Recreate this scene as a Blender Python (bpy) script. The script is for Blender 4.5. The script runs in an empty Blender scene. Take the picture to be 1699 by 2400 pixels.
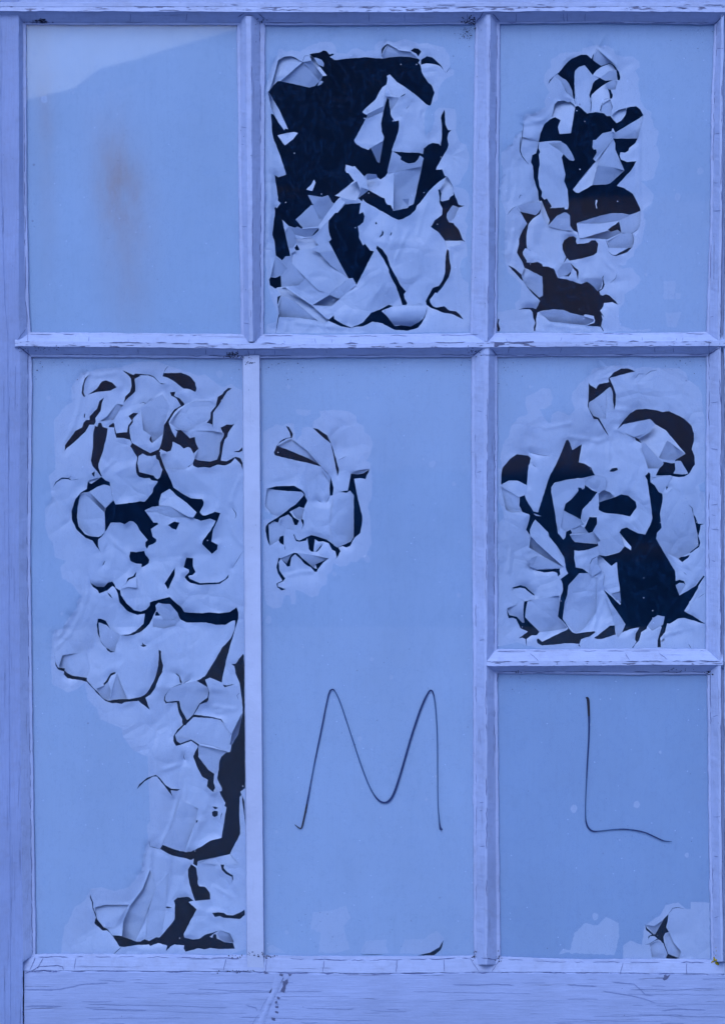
import bpy, math, random
import numpy as np
from mathutils import Vector, noise as mnoise
from mathutils.geometry import delaunay_2d_cdt

# ------------------------------------------------------------------ set-up
S = 0.0006            # metres per photograph pixel at the glass
D = 2.6               # camera distance from the glass
ZC = 1.55             # height of the camera and of the middle of the picture
random.seed(7); np.random.seed(7)
SC = bpy.context.scene
COL = SC.collection

cam_d = bpy.data.cameras.new('camera')
cam = bpy.data.objects.new('camera', cam_d); COL.objects.link(cam)
cam.location = (0, -D, ZC); cam.rotation_euler = (math.radians(90), 0, 0)
cam_d.sensor_fit = 'HORIZONTAL'; cam_d.sensor_width = 36
cam_d.lens = 36 * D / (1699 * S)
cam_d.clip_start = 0.05; cam_d.clip_end = 1500
SC.camera = cam

SUN_EL, SUN_AZ = math.radians(48), math.radians(195)   # azimuth clockwise from +Y: front left of the window
w = bpy.data.worlds.new('World'); SC.world = w; w.use_nodes = True
nt = w.node_tree
sky = nt.nodes.new('ShaderNodeTexSky'); sky.sky_type = 'NISHITA'; sky.sun_disc = False
sky.sun_elevation = SUN_EL; sky.sun_rotation = SUN_AZ
sky.air_density = 1.0; sky.dust_density = 2.0
bg = nt.nodes['Background']; bg.inputs['Strength'].default_value = 0.15
nt.links.new(sky.outputs[0], bg.inputs['Color'])
sun_d = bpy.data.lights.new('sun', 'SUN'); sun_d.energy = 1.0; sun_d.angle = math.radians(38)
sun_d.color = (1.0, 0.96, 0.9)
sun = bpy.data.objects.new('sun', sun_d); COL.objects.link(sun)
sd = Vector((math.sin(SUN_AZ) * math.cos(SUN_EL), math.cos(SUN_AZ) * math.cos(SUN_EL), math.sin(SUN_EL)))
sun.rotation_euler = sd.to_track_quat('Z', 'Y').to_euler(); sun.location = sd * 30
SC.view_settings.view_transform = 'Standard'; SC.view_settings.look = 'None'
SC.view_settings.exposure = 1.25; SC.view_settings.gamma = 1.0
SC.view_settings.use_curve_mapping = False

# ------------------------------------------------------------------ helpers
def P(px, py, q=0.0):
    """point of the window measured at photograph pixel (px, py), q pixels behind the glass front"""
    y = q * S; k = (D + y) / D
    return ((px - 849.5) * S * k, y, ZC + (1200 - py) * S * k)

ORIG = {}
def mk(name, verts, faces, mats, parent=None, origin=(0, 0, 0), midx=None, smooth=True):
    me = bpy.data.meshes.new(name)
    ox, oy, oz = origin
    me.from_pydata([(x - ox, y - oy, z - oz) for x, y, z in verts], [], faces)
    for m in (mats if isinstance(mats, (list, tuple)) else [mats]): me.materials.append(m)
    if midx is not None: me.polygons.foreach_set('material_index', list(midx))
    if smooth: me.polygons.foreach_set('use_smooth', [True] * len(me.polygons))
    me.update()
    o = bpy.data.objects.new(name, me); COL.objects.link(o)
    po = (0, 0, 0)
    if parent is not None:
        o.parent = parent; po = ORIG[parent.name]
    o.location = (ox - po[0], oy - po[1], oz - po[2])
    ORIG[o.name] = origin
    return o

def n1(t, seed=0.0):
    return mnoise.noise(Vector((t, seed * 7.31, seed * 1.7)))

# ------------------------------------------------------------------ materials
def newmat(name):
    m = bpy.data.materials.new(name); m.use_nodes = True
    t = m.node_tree; b = t.nodes['Principled BSDF']
    return m, t, b
def N(t, typ, **kw):
    n = t.nodes.new(typ)
    for k, v in kw.items():
        if k.startswith('i_'):
            key = k[2:]
            n.inputs[int(key) if key.isdigit() else key].default_value = v
        else: setattr(n, k, v)
    return n
def mapping(t, scale, loc=(0, 0, 0)):
    g = N(t, 'ShaderNodeNewGeometry'); mp = N(t, 'ShaderNodeMapping')
    mp.inputs['Scale'].default_value = scale; mp.inputs['Location'].default_value = loc
    t.links.new(g.outputs['Position'], mp.inputs['Vector']); return mp.outputs[0]
def noise_tex(t, vec, scale, detail=3, rough=0.55):
    n = N(t, 'ShaderNodeTexNoise'); n.inputs['Scale'].default_value = scale
    n.inputs['Detail'].default_value = detail; n.inputs['Roughness'].default_value = rough
    t.links.new(vec, n.inputs['Vector']); return n.outputs['Fac']
def ramp(t, fac, stops):
    r = N(t, 'ShaderNodeValToRGB'); e = r.color_ramp.elements
    while len(e) < len(stops): e.new(0.5)
    for i, (p, c) in enumerate(stops):
        e[i].position = p; e[i].color = (*c, 1) if len(c) == 3 else c
    t.links.new(fac, r.inputs[0]); return r.outputs[0]
def mix(t, fac, a, b, mode='MIX'):
    m = N(t, 'ShaderNodeMix', data_type='RGBA', blend_type=mode)
    for s, v in ((0, fac), (6, a), (7, b)):
        if hasattr(v, 'type') or hasattr(v, 'is_linked'): t.links.new(v, m.inputs[s])
        else: m.inputs[s].default_value = v if s == 0 else ((*v, 1) if len(v) == 3 else v)
    return m.outputs[2]
def math_(t, op, a, b=None, clamp=False):
    m = N(t, 'ShaderNodeMath', operation=op); m.use_clamp = clamp
    for i, v in ((0, a), (1, b)):
        if v is None: continue
        if isinstance(v, (int, float)): m.inputs[i].default_value = v
        else: t.links.new(v, m.inputs[i])
    return m.outputs[0]
def bump(t, b, h, strength, dist):
    n = N(t, 'ShaderNodeBump'); n.inputs['Strength'].default_value = strength; n.inputs['Distance'].default_value = dist
    t.links.new(h, n.inputs['Height']); t.links.new(n.outputs[0], b.inputs['Normal'])

FRAME = (0.138, 0.210, 0.462)
WOODBARE = (0.034, 0.052, 0.145)
def frame_mat(name, axis, chips=0.0, base=FRAME, grain=0.8, grime=0.5):
    """old painted timber: brush marks and grain along the axis, small cracks, worn edges"""
    m, t, b = newmat(name)
    st = {'x': (3, 40, 60), 'z': (60, 40, 3)}[axis]
    v = mapping(t, st)
    g1 = noise_tex(t, v, 9, 4, 0.6)
    v2 = mapping(t, {'x': (1.2, 20, 32), 'z': (32, 20, 1.2)}[axis], (3.1, 1.7, 5.3))
    cr = noise_tex(t, v2, 6, 5, 0.65)
    big = noise_tex(t, mapping(t, (1, 1, 1)), 9, 3)
    fine = noise_tex(t, mapping(t, (1, 1, 1)), 420, 2)
    c = mix(t, ramp(t, big, [(0.3, (0, 0, 0)), (0.75, (1, 1, 1))]), tuple(x * 0.88 for x in base), tuple(min(1, x * 1.08) for x in base))
    c = mix(t, math_(t, 'MULTIPLY', ramp(t, g1, [(0.35, (0.28, 0.28, 0.28)), (0.6, (0, 0, 0))]), grain), c, tuple(x * 0.7 for x in base))
    dirt = noise_tex(t, mapping(t, (1, 1, 1), (4, 8, 1)), 75, 6, 0.7)
    c = mix(t, math_(t, 'MULTIPLY', ramp(t, dirt, [(0.50, (0, 0, 0)), (0.72, (0.5, 0.5, 0.5))]), grime), c, (0.06, 0.08, 0.16))
    lump = noise_tex(t, mapping(t, (1, 1, 1), (1, 3, 2)), 55, 3)
    line = ramp(t, cr, [(0.31, (1, 1, 1)), (0.36, (0, 0, 0))])
    c = mix(t, math_(t, 'MULTIPLY', line, 0.55 * grain), c, WOODBARE)
    h = math_(t, 'ADD', math_(t, 'MULTIPLY', g1, 0.5 * grain), math_(t, 'MULTIPLY', fine, 0.18))
    h = math_(t, 'SUBTRACT', math_(t, 'ADD', h, math_(t, 'MULTIPLY', lump, 1.6)), math_(t, 'MULTIPLY', line, 0.8 * grain))
    if chips:
        v3 = mapping(t, {'x': (14, 60, 90), 'z': (90, 60, 14)}[axis], (9.1, 4.7, 2.3))
        ch = noise_tex(t, v3, 3.2, 4, 0.6)
        cm = ramp(t, ch, [(0.63 - chips, (0, 0, 0)), (0.645 - chips, (1, 1, 1))])
        c = mix(t, cm, c, WOODBARE)
        h = math_(t, 'SUBTRACT', h, cm)
    t.links.new(c, b.inputs['Base Color'])
    b.inputs['Roughness'].default_value = 0.62
    b.inputs['Specular IOR Level'].default_value = 0.25
    bump(t, b, h, 0.6, 0.001)
    return m
M_H = frame_mat('painted_timber_across', 'x')
M_V = frame_mat('painted_timber_upright', 'z')
M_HB = frame_mat('worn_edge_across', 'x', 0.02)
M_VB = frame_mat('worn_edge_upright', 'z', 0.0)
M_BAR = frame_mat('smooth_bar_paint', 'z', 0.0, (0.175, 0.25, 0.49), 0.2, 0.15)
M_RAIL = frame_mat('weathered_rail_paint', 'x', 0.0, (0.122, 0.190, 0.44), 1.3, 0.12)
M_LEFT = frame_mat('shaded_stile_paint', 'z', 0.0, (0.090, 0.150, 0.385), 1.0)  # darker base colour carries the falloff of light at the left
M_PUTTY = frame_mat('putty_paint', 'x', 0.0, (0.140, 0.21, 0.46), 0.3)

ADH = (0.120, 0.203, 0.428)
DET = (0.151, 0.227, 0.455)
def film_mat(name, base, dots=True, tint=False, crease=0.0):
    m, t, b = newmat(name)
    big = noise_tex(t, mapping(t, (1, 1, 0.7)), 7, 4)
    c = mix(t, ramp(t, big, [(0.3, (0, 0, 0)), (0.72, (1, 1, 1))]), tuple(x * 0.93 for x in base), tuple(x * 1.05 for x in base))
    cloud = noise_tex(t, mapping(t, (1, 1, 1), (5, 5, 5)), 38, 4)
    c = mix(t, ramp(t, cloud, [(0.55, (0, 0, 0)), (0.75, (0.35, 0.35, 0.35))]), c, tuple(x * 0.86 for x in base))
    strk = noise_tex(t, mapping(t, (70, 1, 5), (1, 2, 8)), 3, 3, 0.5)
    c = mix(t, ramp(t, strk, [(0.5, (0, 0, 0)), (0.8, (0.3, 0.3, 0.3))]), c, tuple(x * 0.84 for x in base))
    if dots:
        vo = N(t, 'ShaderNodeTexVoronoi'); vo.inputs['Scale'].default_value = 26
        t.links.new(mapping(t, (1, 0.01, 1)), vo.inputs['Vector'])
        sel = N(t, 'ShaderNodeSeparateColor'); t.links.new(vo.outputs['Color'], sel.inputs[0])
        rad = math_(t, 'MULTIPLY', math_(t, 'SUBTRACT', sel.outputs[0], 0.62, True), 0.13)
        dk = math_(t, 'LESS_THAN', vo.outputs['Distance'], rad)
        c = mix(t, math_(t, 'MULTIPLY', dk, 0.45), c, (0.03, 0.04, 0.12))
    if tint:  # soft brown blobs mixed into the film colour
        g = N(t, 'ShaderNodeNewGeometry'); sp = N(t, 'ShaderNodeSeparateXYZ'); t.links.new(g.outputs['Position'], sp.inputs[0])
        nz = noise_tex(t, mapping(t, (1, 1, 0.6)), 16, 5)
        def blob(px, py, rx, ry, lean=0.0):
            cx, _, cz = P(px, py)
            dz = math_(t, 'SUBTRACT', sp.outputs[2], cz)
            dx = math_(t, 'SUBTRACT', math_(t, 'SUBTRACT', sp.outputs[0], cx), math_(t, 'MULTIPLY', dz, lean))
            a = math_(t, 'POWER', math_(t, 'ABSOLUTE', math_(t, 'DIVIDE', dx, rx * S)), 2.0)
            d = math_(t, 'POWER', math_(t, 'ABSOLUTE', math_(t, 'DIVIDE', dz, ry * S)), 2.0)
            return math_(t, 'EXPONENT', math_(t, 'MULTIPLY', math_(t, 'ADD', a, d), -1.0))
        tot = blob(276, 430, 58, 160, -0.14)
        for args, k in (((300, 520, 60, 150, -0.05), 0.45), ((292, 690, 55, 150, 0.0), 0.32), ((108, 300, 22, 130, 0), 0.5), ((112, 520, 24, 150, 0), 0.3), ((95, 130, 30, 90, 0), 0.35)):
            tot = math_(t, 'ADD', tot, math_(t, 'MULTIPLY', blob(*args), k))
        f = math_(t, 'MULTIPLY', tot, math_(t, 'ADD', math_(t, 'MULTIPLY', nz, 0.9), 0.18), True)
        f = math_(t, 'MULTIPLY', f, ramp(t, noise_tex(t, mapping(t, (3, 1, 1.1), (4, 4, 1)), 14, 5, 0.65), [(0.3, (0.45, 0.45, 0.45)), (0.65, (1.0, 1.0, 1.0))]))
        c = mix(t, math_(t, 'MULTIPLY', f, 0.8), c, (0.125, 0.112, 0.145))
    t.links.new(c, b.inputs['Base Color'])
    b.inputs['Roughness'].default_value = 0.5; b.inputs['Specular IOR Level'].default_value = 0.2
    fine = noise_tex(t, mapping(t, (1, 1, 1)), 160, 3)
    if crease:
        wn = N(t, 'ShaderNodeTexNoise'); wn.inputs['Scale'].default_value = 9; t.links.new(mapping(t, (1, 1, 1)), wn.inputs['Vector'])
        av = N(t, 'ShaderNodeVectorMath', operation='SCALE'); av.inputs['Scale'].default_value = 0.05; t.links.new(wn.outputs['Color'], av.inputs[0])
        ad = N(t, 'ShaderNodeVectorMath', operation='ADD'); t.links.new(mapping(t, (1, 0.05, 1)), ad.inputs[0]); t.links.new(av.outputs[0], ad.inputs[1])
        hh = None
        for sc, wt in ((22, 1.0), (47, 0.5)):
            v = N(t, 'ShaderNodeTexVoronoi', feature='DISTANCE_TO_EDGE'); v.inputs['Scale'].default_value = sc
            t.links.new(ad.outputs[0], v.inputs['Vector'])
            e = math_(t, 'MULTIPLY', math_(t, 'MINIMUM', v.outputs['Distance'], 0.16), wt * 6.0 * 22 / sc)
            hh = e if hh is None else math_(t, 'ADD', hh, e)
        mk_ = ramp(t, noise_tex(t, mapping(t, (1, 1, 1), (7, 1, 3)), 8.5, 2), [(0.44, (0.06, 0.06, 0.06)), (0.62, (1, 1, 1))])
        hh = math_(t, 'MULTIPLY', hh, mk_)
        bump(t, b, math_(t, 'ADD', hh, math_(t, 'MULTIPLY', fine, 0.15)), crease, 0.0016)
    else:
        bump(t, b, fine, 0.10, 0.0004)
    return m
M_ADH = film_mat('stuck_paint_film', ADH)
M_DET = film_mat('loose_paint_film', DET, True, False, 0.42)
M_PATCH = film_mat('bubbled_paint_film', tuple(a * .25 + b * .75 for a, b in zip(ADH, DET)))
M_TINT = film_mat('brown_tinted_paint_film', (0.118, 0.205, 0.43), True, True)
M_LET = film_mat('darker_pane_film', (0.093, 0.170, 0.385))  # lower right pane's film, one even darker blue

def plain(name, col, rough=0.7, spec=0.2):
    m, t, b = newmat(name)
    f = noise_tex(t, mapping(t, (1, 1, 1)), 60, 3)
    c = mix(t, f, tuple(x * 0.75 for x in col), tuple(x * 1.2 for x in col))
    t.links.new(c, b.inputs['Base Color'])
    b.inputs['Roughness'].default_value = rough; b.inputs['Specular IOR Level'].default_value = spec
    return m
M_BARE = plain('bare_weathered_wood', WOODBARE)
M_CRACK = plain('crack_dirt', (0.042, 0.064, 0.19), 0.9, 0.05)
M_GRAIN = plain('grain_crack', (0.078, 0.122, 0.31), 0.9, 0.05)
M_GRIME = plain('black_grime', (0.012, 0.016, 0.04), 0.9, 0.05)
M_LICHEN = plain('yellow_lichen', (0.13, 0.125, 0.015), 0.95, 0.05)
M_INK = plain('marker_ink', (0.003, 0.016, 0.09), 0.4, 0.3)
M_INKT = plain('thin_marker_ink', (0.008, 0.036, 0.14), 0.4, 0.3)
M_INKK = plain('thick_marker_ink', (0.002, 0.004, 0.02), 0.4, 0.3)
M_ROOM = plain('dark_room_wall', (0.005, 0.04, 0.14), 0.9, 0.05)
M_GROUND = plain('pale_bounce_ground', (0.24, 0.27, 0.34), 0.95, 0.1)  # unseen ground, made pale to bounce fill light onto the undersides
M_HILL, _t, _b = newmat('hill_heath_and_earth')
_n = noise_tex(_t, mapping(_t, (0.16, 0.16, 0.9)), 1.0, 4, 0.6)
_g = N(_t, 'ShaderNodeNewGeometry'); _s = N(_t, 'ShaderNodeSeparateXYZ'); _t.links.new(_g.outputs['Position'], _s.inputs[0])
def _rise(v, a, b): return math_(_t, 'DIVIDE', math_(_t, 'SUBTRACT', v, a), b - a, True)
_band = math_(_t, 'MULTIPLY', _rise(_s.outputs[2], 1.9, 2.4), math_(_t, 'SUBTRACT', 1.0, _rise(_s.outputs[2], 3.7, 4.4)))
_bank = math_(_t, 'MULTIPLY', math_(_t, 'MULTIPLY', _rise(_s.outputs[2], 1.9, 2.4), math_(_t, 'SUBTRACT', 1.0, _rise(_s.outputs[2], 6.6, 8.0))), _rise(_s.outputs[0], 0.8, 2.2))
_n = math_(_t, 'ADD', math_(_t, 'MULTIPLY', math_(_t, 'MAXIMUM', _band, _bank), 0.33), math_(_t, 'MULTIPLY', _n, 0.75))
_t.links.new(ramp(_t, _n, [(0.47, (0.005, 0.025, 0.06)), (0.58, (0.42, 0.32, 0.29))]), _b.inputs['Base Color'])
_b.inputs['Roughness'].default_value = 0.95; _b.inputs['Specular IOR Level'].default_value = 0.05

def glass_mat():
    m = bpy.data.materials.new('window_glass'); m.use_nodes = True
    t = m.node_tree; t.nodes.clear()
    out = N(t, 'ShaderNodeOutputMaterial')
    tr = N(t, 'ShaderNodeBsdfTransparent'); tr.inputs[0].default_value = (0.955, 0.98, 0.995, 1)
    gl = N(t, 'ShaderNodeBsdfGlossy'); gl.inputs['Roughness'].default_value = 0.018
    fr = N(t, 'ShaderNodeFresnel'); _g = N(t, 'ShaderNodeNewGeometry')   # same reflectance from both sides of the thin sheet
    t.links.new(math_(t, 'SUBTRACT', 1.45, math_(t, 'MULTIPLY', _g.outputs['Backfacing'], 1.45 - 1 / 1.45)), fr.inputs['IOR'])
    mx = N(t, 'ShaderNodeMixShader')
    t.links.new(fr.outputs[0], mx.inputs[0]); t.links.new(tr.outputs[0], mx.inputs[1]); t.links.new(gl.outputs[0], mx.inputs[2])
    # dust specks and scratches; smears carry a painted blue haze for the dark holes
    vo = N(t, 'ShaderNodeTexVoronoi'); vo.inputs['Scale'].default_value = 85
    t.links.new(mapping(t, (1, 0.01, 1), (0.37, 0, 0.11)), vo.inputs['Vector'])
    sel = N(t, 'ShaderNodeSeparateColor'); t.links.new(vo.outputs['Color'], sel.inputs[0])
    rad = math_(t, 'MULTIPLY', math_(t, 'SUBTRACT', sel.outputs[1], 0.66, True), 0.2)
    speck = math_(t, 'LESS_THAN', vo.outputs['Distance'], rad)
    wv = noise_tex(t, mapping(t, (2, 1, 1.3), (2, 2, 2)), 22, 6, 0.7)
    thin = math_(t, 'ABSOLUTE', math_(t, 'SUBTRACT', wv, 0.5))
    scr = math_(t, 'MULTIPLY', math_(t, 'LESS_THAN', thin, 0.004), 0.10)
    smear_haze = math_(t, 'MULTIPLY', ramp(t, noise_tex(t, mapping(t, (1, 1, 0.5)), 11, 4), [(0.2, (0.6, 0.6, 0.6)), (0.8, (1, 1, 1))]), 0.021)
    f = math_(t, 'ADD', math_(t, 'ADD', math_(t, 'MULTIPLY', speck, 0.0), scr), smear_haze, True)
    df = N(t, 'ShaderNodeBsdfDiffuse'); df.inputs[0].default_value = (0.03, 0.15, 0.62, 1)
    mx2 = N(t, 'ShaderNodeMixShader')
    t.links.new(f, mx2.inputs[0]); t.links.new(mx.outputs[0], mx2.inputs[1]); t.links.new(df.outputs[0], mx2.inputs[2])
    dd = N(t, 'ShaderNodeBsdfDiffuse'); dd.inputs[0].default_value = (0.3, 0.45, 0.9, 1)
    mx3 = N(t, 'ShaderNodeMixShader'); t.links.new(math_(t, 'MULTIPLY', speck, 0.6), mx3.inputs[0])
    t.links.new(mx2.outputs[0], mx3.inputs[1]); t.links.new(dd.outputs[0], mx3.inputs[2])
    t.links.new(mx3.outputs[0], out.inputs[0])
    return m
M_GLASS = glass_mat()
def clear_mat():
    m = bpy.data.materials.new('clear_glass_back'); m.use_nodes = True
    t = m.node_tree; t.nodes.clear()
    out = N(t, 'ShaderNodeOutputMaterial'); tr = N(t, 'ShaderNodeBsdfTransparent'); tr.inputs[0].default_value = (0.985, 0.995, 1, 1)
    t.links.new(tr.outputs[0], out.inputs[0]); return m
M_CLEAR = clear_mat()
# ------------------------------------------------------------------ measured outlines
CR = {}
for k, x, y, s in [('A',620,80,6.246),('B',860,80,6.246),('C',620,320,6.246),('D',860,320,6.246),('E',620,540,6.246),('G',860,540,6.246),
 ('H',1160,90,6.246),('I',1340,90,6.246),('J',1160,320,6.246),('K',1340,320,6.246),('L',1160,540,6.246),('M',1340,540,6.246),
 ('N',90,840,6.246),('O',320,840,6.246),('P',90,1080,6.246),('Q',320,1080,6.246),('R',90,1320,6.246),('S',320,1320,6.246),
 ('T',90,1520,6.246),('U',320,1560,6.246),('V',320,1800,6.246),('W',320,2000,6.246),('X',190,2000,6.246),
 ('Y',610,960,5.8),('Z',610,1180,5.8),
 ('a',1160,840,6.246),('b',1400,840,6.246),('c',1160,1080,6.246),('d',1400,1080,6.246),('e',1160,1290,6.246),('f',1400,1290,6.246),
 ('g',1460,2050,7.382),('h',620,2080,3.248),('m',670,1590,4.06),('l',1280,1600,4.06),('p',0,40,2.707),('n',0,0,1.0)]:
    CR[k] = (x, y, s)
def TR(s):
    out = []; c = None
    for tok in s.split():
        if tok in CR: c = CR[tok]; continue
        a, b = tok.split(',')
        out.append((c[0] + float(a) / c[2], c[1] + float(b) / c[2]))
    return out
def TRL(s): return [TR(l) for l in s.strip().split('\n') if l.strip()]
def STR(s):
    out = []
    for l in s.strip().split('\n'):
        if not l.strip(): continue
        wd, r = l.split(';'); out.append((float(wd) / 6.246, TR(r)))
    return out

HOLES = {}; STROKES = {}; HALO = {}; PATCH = {}; FLAKES = {}; CREASE = {}
HOLES[2] = TRL("""
A 660,288 720,270 800,262 860,228 905,240 950,290 1000,275 1020,290 955,325 1030,372 1200,350 1400,338 B 0,330 150,345 230,350 330,330 500,318 640,328 745,350 775,375 750,410 780,440 790,480 800,545 840,620 900,705 945,740 990,850 960,930 940,1020 915,1042 860,1015 760,920 560,770 435,690 335,582 290,605 298,680 280,735 225,770 180,840 125,950 0,1060 A 1430,1135 1490,1175 1515,1170 1310,1550 1350,1610 C 1440,160 1520,190 D 25,190 55,155 150,365 185,380 215,200 240,50 B 250,1495 215,1420 205,1300 240,1120 270,1000 290,925 325,950 330,1050 345,1100 345,1165 400,1270 465,1255 470,1330 450,1450 385,1624 D 360,190 370,205 300,490 305,520 265,580 195,625 185,610 150,590 135,545 0,540 C 1460,580 1320,425 1290,435 1190,405 1180,480 1200,525 1230,530 1310,645 1030,860 1110,875 1020,975 985,950 930,852 840,880 635,850 705,985 680,1000 455,1210 560,1330 545,1345 480,1310 450,1330 350,1300 260,1215 300,1400 340,1560 E 345,200 375,370 310,375 255,435 165,360 150,200 140,130 115,60 C 125,1350 140,1200 155,1090 145,1040 165,1025 180,1045 235,970 195,930 200,890 185,800 160,650 150,555 205,590 315,550 295,480 220,250 130,20 A 115,1450 100,1250 95,1160 130,1165 200,1280 290,1400 300,1375 345,1385 215,1100 80,870 60,845 50,845 80,800 190,680 230,680 400,715 655,775 740,750 770,690 830,655 845,610 910,600 790,440 865,470 870,420 840,370 770,340 720,335
C 1180,985 1410,965 1385,1130 1440,1100 1465,1160 1445,1250 1365,1310 1385,1420 1380,1470 1440,1590 1470,1565 E 1545,290 1600,300 1525,450 1450,600 1345,795 1290,690 1230,700 1090,450 1010,290 940,160 980,125 C 945,1400 935,1300 940,1220 1035,1110 1070,1110
B 1132,1095 1140,1200 1150,1320 1190,1400 1235,1395 1195,1440 1175,1520 D 1195,110 1170,190 1020,440 1010,480 1100,475 1140,570 1190,590 1160,585 1060,650 960,740 900,800 780,960 730,1005 715,1060 640,1140 520,1205 460,1215 340,1160 150,1050 0,970 C 1440,910 1425,945 1370,895 1530,780 D 225,890 255,895 275,960 300,990 350,1000 375,1040 360,1090 600,1040 610,1015 680,985 790,500 830,310 775,270 745,330 700,375 610,390 560,370 490,330 500,290 380,210 600,228 760,230 820,250 835,170 900,110 960,85 1050,100 1080,130 1095,0 B 1095,1330 1080,1220
D 1040,770 1065,770 1090,830 1075,930 1100,945 1200,920 1215,880 1265,850 1265,800 1340,990 1380,1005 1430,1005 1350,1035 1255,1000 1170,1120 1165,1180 1200,1250 1265,1260 1280,1290 1345,1360 1400,1500 1440,1540 1395,1520 1140,1520 1050,1400 935,1320 990,1220 1100,1140 1105,1050 1060,950 1065,880
D 120,1260 135,1240 150,1270 130,1285
D 225,1365 245,1400 235,1440 180,1480 190,1450 215,1420
D 360,1385 365,1415 345,1450 335,1440
C 690,1455 740,1390 800,1330 790,1370 730,1430
E 440,250 475,200 520,295 570,300 670,255 600,300 530,305 460,285
E 65,715 90,680 160,690 235,655 245,825 190,830 160,850 80,800
E 190,970 245,940 215,1010 190,1090 185,1060
E 870,1280 945,1300 1015,1240 1020,1290 1150,1370 1270,1420 1430,1350 1520,1250 G 60,1200 180,1160 320,1085 380,1105 230,1165 215,1180 290,1250 350,1300 400,1350 400,1395 500,1385 640,1405 760,1340 825,1290 870,1155 850,1270 800,1360 750,1420 600,1465 400,1450 320,1410 230,1360 80,1330 0,1375 E 1440,1400 1320,1410 1260,1425 1130,1405 1000,1350
G 150,215 230,280 300,390 340,520 440,700 490,800 570,890 540,930 550,990 590,1060 575,1090 515,1090 480,970 430,830 320,610 320,570 240,410 135,260
G 1175,265 1200,300 1205,400 1230,550 1200,680 1110,820 1030,915 1000,905 920,1010 925,1050 970,1110 1010,1125 1130,1105 1210,1170 1300,1180 1350,1220 1410,1300 1240,1220 1130,1205 1000,1155 930,1130 870,1085 860,1030 900,950 960,840 1050,810 1110,720 1145,600 1150,380
B 300,130 275,170 235,240 210,295 215,210 250,165
B 640,235 690,195 750,205 795,245 750,320 720,275
B 790,370 875,315 950,330 1010,380 1080,445 1140,545 1160,560 1130,530 1070,460 980,430 870,420 790,440
B 480,920 510,890 565,860 555,880
""")
STROKES[2] = STR("""
12;E 190,1090 225,1190 200,1290 165,1500
9;B 210,295 240,345
8;B 1160,560 1205,490
11;A 205,370 290,325 380,318 450,340 500,375 550,400
7;A 550,400 590,310 655,305
7;B 570,1095 615,1040
6;B 635,990 665,970
6;D 1160,585 1180,570
6;G 675,1140 680,1110
6;E 680,630 715,660
""")
HALO[2] = TRL("""
A 0,950 20,870 70,560 120,420 190,290 200,220 250,200 320,250 400,220 520,250 620,180 800,105 980,105 1040,180 1050,260 1200,280 1290,205 1370,200 1470,255 1530,220 B 20,235 120,230 110,160 180,95 270,80 390,110 550,60 640,90 760,135 890,120 1000,160 1120,180 1200,290 1220,430 1200,490 1280,520 1270,590 1150,650 1100,700 1050,800 1030,960 950,1010 870,1080 840,1180 840,1400 850,1480 950,1400 990,1250 980,1150 1050,1070 1130,1070 1290,1090 1310,1220 1300,1380 1330,1500 D 1370,80 1450,110 1500,300 1480,450 1400,590 1350,690 1260,720 1430,760 1490,840 1500,960 1460,1150 1430,1230 1480,1300 1440,1450 1460,1600 G 1470,370 1380,440 1360,560 1400,700 1480,760 1490,900 1520,1100 1500,1350 1490,1480 0,1500 E 20,1500 30,1380 170,1330 190,1200 100,1000 40,750 30,560 0,480 C 10,1300 10,0
""")
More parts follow.
